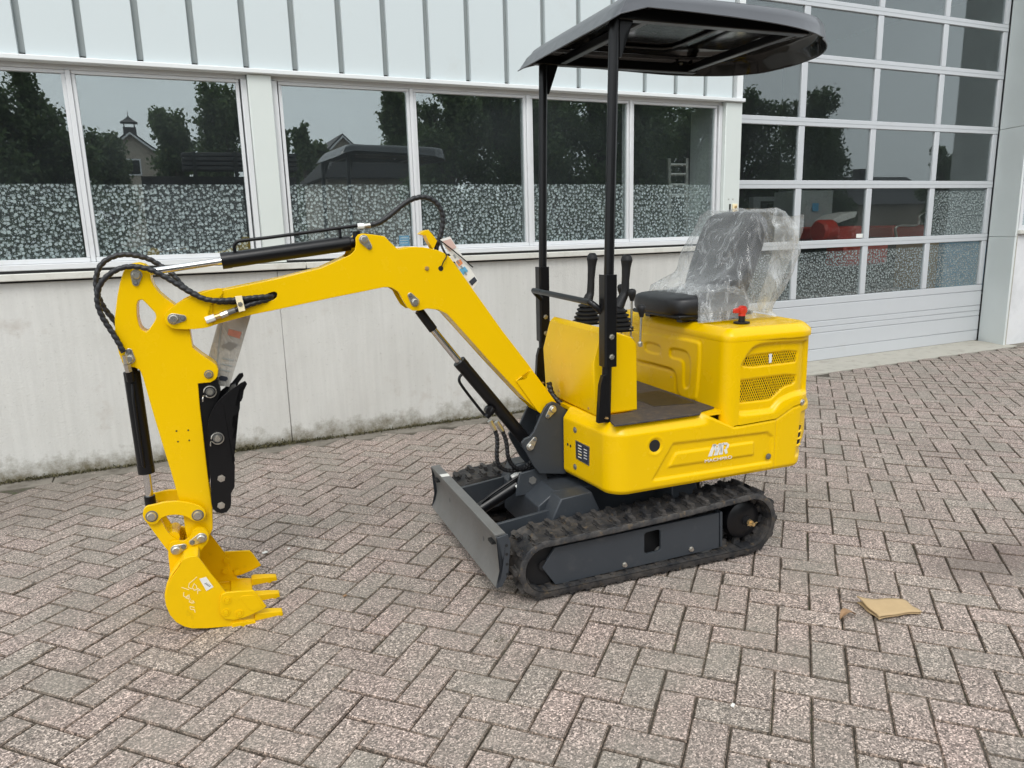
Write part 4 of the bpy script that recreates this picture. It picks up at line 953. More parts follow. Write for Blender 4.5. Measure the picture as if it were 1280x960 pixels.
tv = np.concatenate([np.linspace(0, .86, 44), np.linspace(.875, 1, nv - 44)])
U = np.repeat(PX[:, None], nv, 1); UY = np.repeat(PY[:, None], nv, 1)
Zg = ZB + (ZT[:, None] - ZB) * tv[None, :]
near = (UY > .30)
A_ = xz([(813, 603), (841, 553.5), (960, 539), (967, 545), (966, 579)], SIDE); B_ = xz([(834, 586), (845, 565.5), (944, 551.5), (944, 570)], SIDE)
off = np.zeros_like(Zg)
off -= .009 * sst(sdf(A_, U, Zg) / .012) * near
off += .008 * sst(sdf(B_, U, Zg) / .009) * near
Rr = xz([(992, 583), (1003, 519), (1022, 516), (1022, 586)], SIDE); 
rear = (U < -.80) & (UY > .0)
arcpos = np.where(UY > .28, -.775 - (SIDE - UY) * 1.0, U)
rr2 = [(-.79, .40), (-.835, .612), (-1.2, .612), (-1.2, .40)]
UU = np.cumsum(np.concatenate([[0], np.hypot(np.diff(PX), np.diff(PY))])); i0 = int(np.argmin(np.abs(PX + .76) + (PY < 0) * 9)); SS = -.76 - (UU - UU[i0]); SSg = np.repeat(SS[:, None], nv, 1)
R2 = [(-.800, .400), (-.830, .605), (-1.05, .605), (-1.05, .400)]
off -= .010 * sst(sdf(R2, SSg, Zg) / .012) * (UY > -.05)
# thin shut line between side and rear panel
sl_x = at(969.5, 560, y=SIDE)[0]
off -= .004 * np.exp(-((U - sl_x) / .0028) ** 2) * near
# circular recess round the filler hole
hxc, _, hzc = at(819, 557.5, y=SIDE); dh = np.hypot(U - hxc, Zg - hzc); off -= .005 * sst((.034 - dh) / .010) * near; off += .0025 * np.exp(-((dh - .036) / .004) ** 2) * near
# top chamfer where the deck is open, soft bottom roll everywhere
opn = sst((U + .36) / .05)
ch = np.where(Zg > .604, (Zg - .604) / .044, 0); off -= opn * (.034 * ch ** 1.15)
off -= (1 - opn) * .004 * sst((tv[None, :] - .95) / .05)
off -= .010 * sst((.02 - (Zg - ZB)) / .02) ** 2
off -= .034 * sst((.50 - Zg) / .15) * sst((-U - .80) / .10)
ex_ = off[:, -1:] - .040; off = np.concatenate([off, ex_], 1); U = np.concatenate([U, U[:, -1:]], 1); UY = np.concatenate([UY, UY[:, -1:]], 1); Zg = np.concatenate([Zg, Zg[:, -1:]], 1)
P = np.zeros((NPT, nv + 1, 3)); P[..., 0] = U + NX[:, None] * off; P[..., 1] = UY + NY[:, None] * off; P[..., 2] = Zg
skirt = ob('body_skirt', grid_mesh('body_skirt', P, Y_, smooth=60), None, EX)
# inner return, floor and deck
bm = nbm(); prism(bm, [(p.x * .93, p.y * .93) for p in path[::6]], ZB + .004, ZB + .012, 'z'); ob('belly_plate', bm, M['grey'], EX, 30)
dk = [(p.x + n.x * -.034, p.y + n.y * -.034) for p, n in zip(path[::4], nrm[::4])]
bm = nbm(); prism(bm, dk, .630, .646, 'z'); ob('deck', bm, Y_, EX, 30)
def on_side(px, py):
    """where a sight line meets the skirt's outer wall"""
    a = Vector(at(px, py, y=.2)); b = Vector(at(px, py, y=.6)); best = None
    for i in range(NPT - 1):
        p, q = path[i], path[i + 1]; d = (b - a).to_2d(); e = q - p; den_ = d.x * e.y - d.y * e.x
        if abs(den_) < 1e-12: continue
        r0 = p - a.to_2d(); s_ = (r0.x * e.y - r0.y * e.x) / den_; t_ = (r0.x * d.y - r0.y * d.x) / den_
        if 0 <= t_ <= 1 and (best is None or s_ > best[0]): best = (s_, i)
    if best is None:         # sight line grazes past the rounded corner: take its silhouette point
        best_i = min(range(NPT // 2), key=lambda i: abs(Vector((nrm[i].x, nrm[i].y)).dot((b - a).to_2d().normalized())) + (9 if path[i].x > -.77 else 0))
        return Vector((path[best_i].x, path[best_i].y, a.lerp(b, .5).z)), Vector((nrm[best_i].x, nrm[best_i].y, 0)), best_i
    pt = a.lerp(b, best[0]); return pt, Vector((nrm[best[1]].x, nrm[best[1]].y, 0)), best[1]
bm = nbm(); cyl(bm, (hxc, SIDE - .03, hzc), (hxc, SIDE - .0035, hzc), .0245, 32); ob('filler_hole', bm, M['dark'], skirt, 30)
for px_, py_ in ((718.8, 537.5), (718.8, 583.5), (960.5, 570.5)):
    p_, n_, _ = on_side(px_, py_); bm = nbm(); lathe(bm, p_ - n_ * .001, n_, [(0, .013), (.002, .013), (.002, .0095), (.0045, .0085), (.006, .004), (.006, 0)], 18); ob('screw', bm, M['steel'], skirt, 30)
for px_, py_ in ((709.7, 555.5), (713.2, 557.5)):
    p_, n_, _ = on_side(px_, py_); bm = nbm(); cyl(bm, p_ - n_ * .004, p_ + n_ * .0006, .0065, 14); ob('hole', bm, M['dark'], skirt, 30)
# nameplate on the front face
def plate(pxs, mat, name, parent, lift, th, fn):
    Q = []
    for a, b in pxs: p_, n_, _ = fn(a, b); Q.append(p_ + n_ * lift)
    bm = nbm(); v = [bm.verts.new(q_) for q_ in Q]; w_ = [bm.verts.new(q_ + n_ * th) for q_ in Q]
    bm.faces.new(v); bm.faces.new(w_)
    for i in range(len(Q)): bm.faces.new((v[i], v[(i + 1) % len(Q)], w_[(i + 1) % len(Q)], w_[i]))
    return ob(name, bm, mat, parent, 30)
npz = plate([(719.8, 550), (737.5, 558.5), (737, 582.5), (720.6, 573)], M['zinc'], 'nameplate', skirt, .001, .0016, on_side)
plate([(720.6, 551.4), (736.8, 559.4), (736.2, 581), (721.4, 572.2)], M['ink'], 'plate_print', npz, .0028, .0004, on_side)
for k in range(5):
    y0 = 555.5 + k * 3.6; plate([(723.5, y0), (727.8, y0 + 2.0), (727.8, y0 + 3.2), (723.5, y0 + 1.2)], M['sticker'] if k != 3 else M['chalk'], 'plate_line', npz, .0034, .0003, on_side)
    if k < 4: plate([(730.6, y0 + 5.2), (734.6, y0 + 7.1), (734.6, y0 + 8.2), (730.6, y0 + 6.3)], M['sticker'], 'plate_line', npz, .0034, .0003, on_side)
# louvre slots at the rear corner
for px0, py0, px1, py1 in ((991, 541.5, 1002.5, 534.5), (988.5, 550.5, 1002, 543.5), (986, 559, 1001, 552)):
    Q = []
    for k in range(7):
        t = k / 6; p_, n_, _ = on_side(px0 + (px1 - px0) * t, py0 + (py1 - py0) * t); Q.append((p_ - n_ * .0085, n_))
    bm = nbm(); rows_ = []
    for q_, n_ in Q: rows_.append([bm.verts.new(q_ + Vector((0, 0, s_ * .0095)) + n_ * d_) for s_, d_ in ((-1, 0), (1, .004), (1, -.01), (-1, -.01))])
    for a, b in zip(rows_, rows_[1:]):
        for m_ in range(4): bm.faces.new((a[m_], a[(m_ + 1) % 4], b[(m_ + 1) % 4], b[m_]))
    bm.faces.new(rows_[0]); bm.faces.new(rows_[-1]); ob('louvre_slot', bm, M['dark'], skirt, 30)
    bm = nbm(); tube(bm, [q_ - Vector((0, 0, .012)) + n_ * .004 for q_, n_ in Q], .0045, n=6, k=2); ob('louvre_lip', bm, Y_, skirt, 60)
# brand mark and word on the raised panel
def mark(poly, name='logo'):
    P_ = xz(poly, SIDE); bm = nbm(); prism(bm, P_, SIDE - .0005, SIDE + .0006, 'y'); return ob(name, bm, M['sticker'], skirt, 30)
def c6(*pts): return [(860 + a / 7.11, 480 + b / 7.11) for a, b in pts]
mark(c6((178, 645), (222, 536), (246, 533), (212, 640))); mark(c6((222, 536), (246, 533), (262, 596), (246, 618)))
mark(c6((226, 636), (276, 528), (300, 526), (262, 632))); mark(c6((270, 540), (296, 526), (306, 598), (292, 616)))
mark(c6((272, 628), (304, 524), (318, 522), (308, 625))); mark(c6((312, 521), (346, 520), (366, 536), (358, 566), (332, 580), (334, 566), (344, 556), (346, 544), (338, 538), (308, 540)))
mark(c6((318, 584), (344, 574), (352, 612), (332, 622))); mark(c6((214, 556), (218, 545), (350, 528), (352, 536)))
Pm = at(898, 574.0, y=SIDE); Pa = at(881, 577.5, y=SIDE); Pb = at(915, 571.0, y=SIDE); slope = math.atan2(Pb[2] - Pa[2], -(Pb[0] - Pa[0])); wd_ = math.hypot(Pb[0] - Pa[0], Pb[2] - Pa[2])
Mt = Matrix.Translation((Pm[0], SIDE + .0002, Pm[2])) @ Matrix(((-1, 0, 0, 0), (0, 0, 1, 0), (0, 1, 0, 0), (0, 0, 0, 1)))
t_ = text_obj('lettering', 'MACHPRO', .0185, M['sticker'], Mt, skirt, .0005, 1.0)
wt = t_.dimensions.x; t_.data.transform(Mt @ Matrix.Diagonal((wd_ / max(wt, 1e-6), 1, 1, 1)) @ Mt.inverted())

# ---- engine cover
chalf = arc_pts(-.480, SIDE - .052, .050, 0, 90, 8) + [(-.77, SIDE - .002)] + arc_pts(-.787, .333, .125, 90, 172, 14) + [(-.927, .10), (-.930, 0)]
chalf = [(-.430, 0), (-.430, .2)] + chalf
cfull = chalf + [(x, -y) for x, y in chalf[-2:0:-1]]
cp = resample(cfull + [cfull[0]], .0052)[:-1]; NC = len(cp)
cn_ = []
for i in range(NC):
    t = (cp[(i + 1) % NC] - cp[i - 1]).normalized(); n = Vector((t.y, -t.x)); cn_.append(n if n.dot(cp[i] - Vector((-.67, 0))) > 0 else -n)
CXa = np.array([p.x for p in cp]); CYa = np.array([p.y for p in cp]); NXc = np.array([n.x for n in cn_]); NYc = np.array([n.y for n in cn_])
zb_c = np.where(CXa > -.44, .652, seam(CXa) + .005); zb_c = np.where(np.abs(CYa) < .3, np.where(CXa < -.5, .645, .652), zb_c)
zb_c = np.where((CXa > -.475) & (np.abs(CYa) >= .3), np.interp(-CXa, [.43, .475], [.565, .575]), zb_c); zb_c = np.where(CXa > -.4305, .64, zb_c)
ZC1 = .930; nvc = 60; tvc = np.linspace(0, 1, nvc)
Ug = np.repeat(CXa[:, None], nvc, 1); Yg = np.repeat(CYa[:, None], nvc, 1); Zc = zb_c[:, None] + (ZC1 - zb_c[:, None]) * tvc[None, :]
nearc = Yg > SIDE - .03; frontc = Ug > -.436
offc = np.zeros_like(Zc)
i1 = int(np.argmin(np.abs(CXa + .76) + (CYa < 0) * 9)); uc = np.cumsum(np.concatenate([[0], np.hypot(np.diff(CXa), np.diff(CYa))])); Sc = -.76 - (uc - uc[i1]); Scg = np.repeat(Sc[:, None], nvc, 1)
nearc2 = (Yg > .18) & (Ug < -.50)
def c4(*pts): return [(780 + a / 4, 380 + b / 4) for a, b in pts]
def xzS(pts): return xz(pts, SIDE)
Cp = xzS(c4((548, 545), (540, 500), (560, 420), (575, 320), (640, 215), (700, 190), (905, 178), (960, 178), (960, 452), (905, 452), (850, 462), (790, 492), (752, 538), (740, 545), (580, 562)))
Cp = smooth_poly(Cp, 2)
offc -= .018 * sst(sdf(Cp, Scg, Zc) / .016) * nearc2
V1 = smooth_poly(xzS(c4((606, 324), (628, 272), (655, 262), (888, 233), (880, 290), (868, 294))), 1); V2 = smooth_poly(xzS(c4((566, 502), (576, 400), (592, 390), (882, 352), (872, 402), (818, 416), (756, 476), (736, 484))), 1)
offc -= .010 * (sst((sdf(V1, Scg, Zc) + .005) / .010) + sst((sdf(V2, Scg, Zc) + .005) / .010)) * nearc2
# lower outward roll of the cover above the seam
offc += .004 * sst((.05 - (Zc - zb_c[:, None])) / .03) * nearc2
def c6b(*pts): return [(780 + a / 8, 400 + b / 8) for a, b in pts]
def yzF(pts, x=-.43): return [(p[1], p[2]) for p in (at(a, b, x=x) for a, b in pts)]
F1 = smooth_poly(yzF(c6b((20, 90), (200, 112), (740, 200), (782, 235), (745, 790), (700, 815), (565, 770), (535, 690), (530, 540), (480, 490), (20, 375))), 2)
F2 = smooth_poly(yzF(c6b((218, 203), (385, 240), (385, 362), (216, 318))), 2); F3 = smooth_poly(yzF(c6b((468, 260), (690, 312), (675, 690), (600, 690), (606, 430), (575, 405), (466, 380))), 2)
F4 = smooth_poly(yzF(c6b((10, 395), (420, 492), (500, 520), (520, 580), (515, 770), (10, 640))), 1)
offc += .009 * sst(sdf(F1, Yg, Zc) / .010) * frontc
offc -= .006 * (sst(sdf(F2, Yg, Zc) / .009) + sst(sdf(F3, Yg, Zc) / .009)) * frontc
offc += .003 * sst(sdf(F4, Yg, Zc) / .005) * frontc
P = np.zeros((NC, nvc, 3)); P[..., 0] = Ug + NXc[:, None] * offc; P[..., 1] = Yg + NYc[:, None] * offc; P[..., 2] = Zc
cover = ob('engine_cover', grid_mesh('engine_cover', P, Y_, closed_u=True, smooth=60), None, EX)
# cap with lip: rounded shell over the cover
lipf = np.where(CXa < -.45, sst((-.52 - CXa) / .28), 0.0)
prf = [(-.003, -.003, .926), (-.001, .008, .929), (.000, .009, .934), (.000, .009, .950), (-.003, .006, .957), (-.012, -.006, .968), (-.024, -.020, .979), (-.031, -.028, .983), (-.045, -.042, .984), (-.062, -.060, .980)]
P = np.zeros((NC, len(prf), 3))
for j, (o0, o1, z_) in enumerate(prf):
    o_ = o0 * (1 - lipf) + o1 * lipf; P[:, j, 0] = CXa + NXc * o_; P[:, j, 1] = CYa + NYc * o_; P[:, j, 2] = z_
me = grid_mesh('cover_top', P, Y_, closed_u=True, smooth=60)
ctop = ob('cover_top', me, None, EX)
bm = nbm(); prism(bm, [(CXa[i] - NXc[i] * .058, CYa[i] - NYc[i] * .058) for i in range(0, NC, 6)], .972, .981, 'z'); ob('seat_platform', bm, Y_, ctop, 30)
# punched vent meshes
def vent(poly, name):
    ins = poly; xs_ = [p[0] for p in ins]; zs_ = [p[1] for p in ins]; yb = SIDE - .0235
    bm = nbm(); prism(bm, ins, yb - .006, yb - .004, 'y'); v_ = ob(name, bm, M['dark'], cover, 30)
    bm = nbm(); pitch = .0098; wv = .0013
    def clip(p, d):
        ts = []
        for i in range(len(ins)):
            a, b = Vector(ins[i]), Vector(ins[(i + 1) % len(ins)]); e = b - a; den_ = d.x * e.y - d.y * e.x
            if abs(den_) < 1e-9: continue
            r0 = a - p; s_ = (r0.x * e.y - r0.y * e.x) / den_; t2 = (r0.x * d.y - r0.y * d.x) / den_
            if 0 <= t2 < 1: ts.append(s_)
        ts.sort(); return [(p + d * ts[i], p + d * ts[i + 1]) for i in range(0, len(ts) - 1, 2)]
    for d in (Vector((.5, 1)).normalized(), Vector((-.5, 1)).normalized()):
        nn = Vector((-d.y, d.x)); c0 = Vector(((min(xs_) + max(xs_)) / 2, (min(zs_) + max(zs_)) / 2))
        for k in range(-60, 61):
            for a, b in clip(c0 + nn * (k * pitch), d):
                e = nn * wv; q_ = [bm.verts.new((p.x, yb + (.0006 if d.x > 0 else 0), p.y)) for p in (a - e, a + e, b + e, b - e)]; bm.faces.new(q_)
    o = ob('vent_mesh', bm, Y_, v_, None); sdf_ = o.modifiers.new('solid', 'SOLIDIFY'); sdf_.thickness = .0015; tag(o, kind='stuff')
vent(V1, 'upper_vent'); vent(V2, 'lower_vent')
o = plate(c4((742, 254), (757, 252), (755, 296), (742, 300)), M['sticker'], 'tape_scrap', cover, -.0215, .001, lambda a, b: (Vector(at(a, b, y=SIDE - .0)), Vector((0, 1, 0)), 0))
x_, _, z_ = at(1002.5, 502.5, y=SIDE); p_, n_, _ = on_side(1002.5, 502.5); bm = nbm(); lathe(bm, p_ + n_ * .001, n_, [(0, .014), (.003, .013), (.003, .009), (.006, .008), (.008, .003), (.008, 0)], 18); ob('screw', bm, M['zinc'], cover, 30)
for px_, py_ in ((839.5, 471), (838, 497)):
    x_, y_, z_ = at(px_, py_, x=-.43); bolt((-.430, y_, z_), (1, 0, 0), .004, cover, 'brass', .004)

# ---- deck mat
mt = [at(*p, z=.653) for p in ((764.5, 528), (768, 531.8), (875, 517), (877, 513.5), (838, 501), (797, 487))]
mp_ = [(p[0], p[1]) for p in mt[:4]] + [(-.425, .39), (-.425, -.28), (.02, -.28), (.02, .20), (-.11, .30), (.02, .31), (.035, .335), (.05, .335)]
bm = nbm(); prism(bm, mp_, .647, .654, 'z'); dm = ob('deck_mat', bm, M['mat'], EX, 30, .0015)
a_, b_ = at(823, 497, z=.655), at(850, 509, z=.655)
bm = nbm(); prism(bm, [(-.40, .30), (-.40, .02), (-.21, .02), (-.21, .27)], .6542, .6550, 'z'); ob('mat_panel', bm, M['vinyl'], dm, 30)
# ---- control console (folded sheet)
cy0, cy1 = -.205, .290
cpts = [(.078, .652), (.088, .86), (.052, .985), (.030, 1.004), (-.085, .962), (-.112, .930), (-.118, .652)]
bm = nbm(); prism(bm, cpts, cy0, cy1, 'y'); con = ob('control_console', bm, Y_, EX, 30, .006, 2)
for yy, zz_ in ((.235, .672), (-.05, .69)): bolt((.079, yy, zz_), (1, 0, 0), .004, con, 'brass', .004)
# ---- joysticks: bellows boots, stems and grips
def joystick(base, top, knuckle, y):
    B0 = Vector(at(*base, y=y)); T0 = Vector(at(*top, y=y)); K = Vector(at(*knuckle, y=y)); root = empty('joystick', (0, 0, 0), 0, EX)
    z0 = .975; bm = nbm(); pf = [(0, .068)]; n = 5
    for i in range(n):
        r_ = .066 - i * .0065; z_ = .004 + i * .0175; pf += [(z_, r_ - .008), (z_ + .003, r_), (z_ + .010, r_), (z_ + .0135, r_ - .010)]
    pf += [(.098, .022), (.104, 0)]; c = Vector((B0.x, y, z0))
    lathe(bm, c, (0, 0, 1), pf, 28); ob('bellows_boot', bm, M['black_matt'], root, 60)
    for a in (20, 110, 200, 290): bolt((c.x + .066 * math.cos(R(a)), y + .066 * math.sin(R(a)), z0 + .008), (0, 0, 1), .004, root, 'zinc', .005)
    a = c + Vector((0, 0, .095)); bm = nbm(); pts = [a, a.lerp(K, .55), K, K.lerp(T0, .35), K.lerp(T0, .7), K.lerp(T0, .9), T0]; rad = [.024, .020, .0165, .0155, .018, .0235, .020]
    Q = catmull(pts, 6); up = None; rings = []
    for i, p in enumerate(Q):
        f = i / 6; j = min(5, int(f)); r_ = rad[j] + (rad[j + 1] - rad[j]) * (f - j); t = (Q[min(i + 1, len(Q) - 1)] - Q[max(i - 1, 0)]).normalized()
        u = Vector((0, 1, 0)); u = (u - t * u.dot(t)).normalized(); v = t.cross(u)
        rings.append([bm.verts.new(p + (u * math.cos(b) * 1.15 + v * math.sin(b)) * r_) for b in [2 * math.pi * m / 14 for m in range(14)]])
    for p, q in zip(rings, rings[1:]):
        for m in range(14): bm.faces.new((p[m], p[(m + 1) % 14], q[(m + 1) % 14], q[m]))
    t = (Q[-1] - Q[-2]).normalized(); cap = [bm.verts.new(v.co.lerp(Q[-1], .4) + t * .010) for v in rings[-1]]
    for m in range(14): bm.faces.new((rings[-1][m], rings[-1][(m + 1) % 14], cap[(m + 1) % 14], cap[m]))
    bm.faces.new(cap); ob('grip', bm, M['black_matt'], root, 60); return root
joystick((734, 404), (740.5, 319), (738, 366), -.10); joystick((772, 412), (783.5, 321), (781, 366), .175)
def lever(knob, base, y, mat='zinc'):
    K = Vector(at(*knob, y=y)); B0 = Vector(at(*base, y=y)); root = empty('control_lever', (0, 0, 0), 0, EX); cylo('stem', B0, K, .0045, M['zinc'], root, 10)
    bm = nbm(); lathe(bm, K - Vector((0, 0, .030)), (0, 0, 1), [(0, .008), (.012, .011), (.026, .016), (.040, .017), (.048, .012), (.051, 0)], 16); ob('knob', bm, M['black_matt'], root, 50)
    bm = nbm(); lathe(bm, B0 - Vector((0, 0, .01)), (0, 0, 1), [(0, 0), (0, .010), (.008, .012), (.018, .010), (.022, 0)], 14); ob('ball_joint', bm, M['zinc'], root, 50)
lever((790, 367), (788.5, 424), .215); lever((776.5, 361), (777, 420), .10); lever((802, 387), (800, 430), .30)
# ---- canopy posts
def post(name, x, y, zt, lean=0.0):
    root = empty(name, (0, 0, 0), 0, EX); cylo('tube', (x, y, .647), (x + lean, y, zt), .0190, M['black'], root, 24)
    def lx(z): return x + lean * (z - .647) / (zt - .647)
    x0 = lx(1.03)
    bm = nbm(); prism(bm, [(x0 + .025, y - .026), (x0 + .025, y + .020), (x0 + .018, y + .0265), (x0 - .025, y + .0265), (x0 - .025, y + .0215), (x0 + .014, y + .0215), (x0 + .020, y + .016), (x0 + .020, y - .026)], .868, 1.222, 'z'); ob('sleeve', bm, M['black'], root, 30, .0015)
    bm = nbm(); prism(bm, [(x0 + .0195, y - .02), (x0 + .0195, y + .0212), (x0 - .0195, y + .0212), (x0 - .0195, y - .02)], .885, 1.205, 'z'); ob('clamp', bm, M['black'], root, 30, .003)
    bm = nbm(); prism(bm, [(x + .01, .648), (x + .043, .648), (x + .038, .70), (x + .033, .80), (x + .022, .836), (x + .008, .838)], y - .002, y + .0205, 'y'); ob('gusset', bm, M['black'], root, 30, .002)
    for z_ in (.908, .986): bolt((x0 - .002, y + .027, z_), (0, 1, 0), .0078, root, 'zinc', .009)
    bolt((x + .01, y + .026, .665), (0, 0, 1), .006, root, 'brass', .006)
    return root
post('canopy_post', .072, .368, 2.135, -.034); post('canopy_post', .020, -.372, 2.135, -.030)
tubeo('cross_bar', [(.034, -.345, 1.075), (.075, -.325, 1.112), (.085, -.25, 1.117), (.118, .27, 1.117), (.112, .335, 1.11), (.078, .352, 1.075)], .0125, M['black'], EX, k=6)
# ---- canopy roof: moulded shell with slanting front skirt and rounded tail
def roofline(off, n=7):
    """plan outline at a given outset: straight front, parallel sides, rounded tail"""
    o_ = off; pts = []
    pts += [(.045 + o_, -.425 - o_ * .5), (.045 + o_, .425 + o_ * .5)]
    pts += [(.02, .452 + o_), (-.30, .462 + o_), (-.66, .450 + o_)]
    pts += [(-.86, .400 + o_ * .9), (-1.00, .315 + o_ * .7), (-1.085 - o_ * .6, .19 + o_ * .3), (-1.115 - o_, .04), (-1.115 - o_, -.04), (-1.085 - o_ * .6, -.19 - o_ * .3), (-1.00, -.315 - o_ * .7), (-.86, -.400 - o_ * .9), (-.66, -.450 - o_), (-.30, -.462 - o_), (.02, -.452 - o_)]
    return pts
def rl(off, fs=0.0, z=0):
    pts = roofline(off); c = smooth_poly(pts[2:] , 0); loop = [Vector((*p, 0)) for p in pts]
    side = catmull([loop[k] for k in range(2, len(loop))], 5); fr = [loop[0].lerp(loop[1], t / 12) for t in range(13)]
    out = fr + side; res = []
    for p in out:
        x_ = p.x + (fs + .012 if p.x > .0 else 0); lift = float(np.interp(-p.x, [-.045, .02, .5, .9, 1.1], [0, .046, .034, .016, .0])) * max(0, min(1, (2.19 - z) / .085))
        if x_ < -.9: x_ += .020
        res.append((x_, p.y, z + lift))
    return res
def tiltz(x): return -.022 + .02 * (-x)
sect = [(-.012, .000, 2.108), (.004, .030, 2.100), (0, .028, 2.104), (-.012, .004, 2.150), (-.028, -.020, 2.188), (-.055, -.045, 2.204), (-.12, -.08, 2.212), (-.22, -.16, 2.216)]
rings = [rl(o_, f_, z_) for o_, f_, z_ in sect]
def ring_pts(o_, f_, z_):
    return [(x, y, z + (.010 if False else 0)) for x, y, z in rl(o_, f_, z_)]
NRp = len(rings[0]); Pn = np.array([[rings[j][i] for j in range(1, len(sect))] for i in range(NRp)])
can = ob('canopy', grid_mesh('canopy', Pn, M['canopy'], closed_u=True, smooth=50), None, EX)
inn = [(.001, .024, 2.1005), (-.004, .020, 2.106), (-.018, -.004, 2.150), (-.038, -.030, 2.178), (-.075, -.055, 2.186), (-.11, -.07, 2.176), (-.14, -.09, 2.178), (-.155, -.10, 2.192), (-.24, -.17, 2.194)]
rin = [rl(*q_) for q_ in inn]; Pn = np.array([[rin[j][i] for j in range(len(inn))] for i in range(NRp)])
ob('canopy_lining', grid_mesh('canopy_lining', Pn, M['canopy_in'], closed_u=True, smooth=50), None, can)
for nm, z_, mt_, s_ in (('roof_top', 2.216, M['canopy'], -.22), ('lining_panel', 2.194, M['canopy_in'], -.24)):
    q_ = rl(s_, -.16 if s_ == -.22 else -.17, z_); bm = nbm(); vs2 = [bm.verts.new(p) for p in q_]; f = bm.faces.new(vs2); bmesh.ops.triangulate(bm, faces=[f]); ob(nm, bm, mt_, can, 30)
for yy in (-.26, -.05, .16): bm = nbm(); box(bm, -.20, -.02, yy, yy + .13, 2.196, 2.212); ob('roof_rib', bm, M['canopy'], can, 30, .008, 3)
# steel frame under the canopy
for s in (1, -1):
    bm = nbm(); box(bm, -.82, .030, s * .372 - .02, s * .372 + .02, 2.118, 2.158); ob('roof_rail', bm, M['black'], EX, 30, .004)
    bm = nbm(); x_ = .040 if s > 0 else -.008; prism(bm, [(x_ - .02, 2.13), (x_ - .02, 1.995), (x_ - .028, 1.995), (x_ - .040, 2.07), (x_ - .075, 2.12)], s * .372 - .004, s * .372 + .004, 'y'); ob('corner_gusset', bm, M['black'], EX, 30, .001)
    for xx in (-.12, -.72):
        bm = nbm(); box(bm, xx - .03, xx + .03, s * .372 - .035, s * .372 + .035, 2.158, 2.164); ob('mount_pad', bm, M['black'], EX, 30)
        bolt((xx, s * .372 - s * .028, 2.158), (0, 0, -1), .007, EX, 'zinc', .010)
for xx in (-.10, -.78): bm = nbm(); box(bm, xx - .016, xx + .016, -.352, .352, 2.122, 2.154); ob('cross_rail', bm, M['black'], EX, 30, .004)
for (x0_, x1_, y0_, y1_) in ((-.62, -.16, -.27, .27),):
    fr_ = [(x0_ + .05, y0_), (x1_ - .05, y0_), (x1_, y0_ + .05), (x1_, y1_ - .05), (x1_ - .05, y1_), (x0_ + .05, y1_), (x0_, y1_ - .05), (x0_, y0_ + .05)]
    bm = nbm(); prism(bm, smooth_poly(fr_, 1), 2.180, 2.1935, 'z', [smooth_poly([(-.39 + (a + .39) * .80, b * .82) for a, b in fr_], 1)]); ob('lining_rib', bm, M['canopy_in'], can, 30, .006, 3)
tubeo('rim_strip', [Vector(p) + Vector((0, 0, -.001)) for p in rl(.004, .029, 2.100)] , .0022, M['canopy'], can, n=6, k=1, cap=False)

# ---- seat
def cushion(name, sx, sy, sz, mtx, mat, dome=.02, parent=EX, rr=.25):
    n = 20; V = []; F = []
    def se(t, e): return math.copysign(abs(math.cos(t)) ** e, math.cos(t)), math.copysign(abs(math.sin(t)) ** e, math.sin(t))
    nu, nv_ = 40, 18
    for j in range(nv_ + 1):
        ph = -math.pi / 2 + math.pi * j / nv_; cz, sz_ = se(ph, .45)
        for i in range(nu):
            th = 2 * math.pi * i / nu; a, b = se(th, .38); V.append(tuple(mtx @ Vector((a * cz * sx / 2, b * cz * sy / 2, sz_ * sz / 2))))
    for j in range(nv_):
        for i in range(nu): F.append((j * nu + i, j * nu + (i + 1) % nu, (j + 1) * nu + (i + 1) % nu, (j + 1) * nu + i))
    return ob(name, mesh_np(name, V, F, mat, 60), None, parent)
seat = empty('operator_seat', (0, 0, 0), 0, EX)
cushion('seat_cushion', .42, .42, .100, Matrix.Translation((-.565, 0, 1.052)), M['vinyl'], parent=seat)
bm = nbm(); box(bm, -.765, -.375, -.195, .195, 1.000, 1.018); ob('seat_pan', bm, M['black'], seat, 30, .006)
th = math.atan2(.15, .34)
cushion('backrest', .085, .42, .43, Matrix.Translation((-.745, 0, 1.245)) @ Matrix.Rotation(-R(20), 4, 'Y'), M['vinyl'], parent=seat)
cushion('backrest_panel', .04, .26, .30, Matrix.Translation((-.705, 0, 1.235)) @ Matrix.Rotation(-R(20), 4, 'Y'), M['vinyl'], parent=seat)
for s in (1, -1): bm = nbm(); box(bm, -.75, -.42, s * .13 - .02, s * .13 + .02, .981, 1.0); ob('seat_rail', bm, M['black'], seat, 30)
# red battery switch on the cover top
sw = empty('isolator_switch', (0, 0, 0), 0, EX); s0 = Vector(at(927, 404, z=.983)); s0.z = .983
bm = nbm(); lathe(bm, s0, (0, 0, 1), [(0, .034), (.006, .034), (.006, .014), (.035, .014), (.035, 0)], 20); ob('switch_base', bm, M['black_matt'], sw, 30)
k0_ = s0 + Vector((0, 0, .050)); bm = nbm(); lathe(bm, k0_ - Vector((0, 0, .018)), (0, 0, 1), [(0, .016), (.014, .014), (.022, .018), (.034, .016), (.034, 0)], 18); ob('switch_key', bm, M['red'], sw, 40)
bm = nbm(); lathe(bm, k0_ + Vector((0, -.008, .006)), (0, 1, 0), [(0, 0), (0, .019), (.018, .019), (.018, .007), (.012, .007), (.012, 0)], 22); ob('key_boss', bm, M['red'], sw, 40)
bm = nbm(); prism(bm, [(k0_.x, k0_.z - .008), (k0_.x + .045, k0_.z - .004), (k0_.x + .045, k0_.z + .012), (k0_.x, k0_.z + .022)], k0_.y - .006, k0_.y + .006, 'y'); ob('key_wing', bm, M['red'], sw, 30, .003)

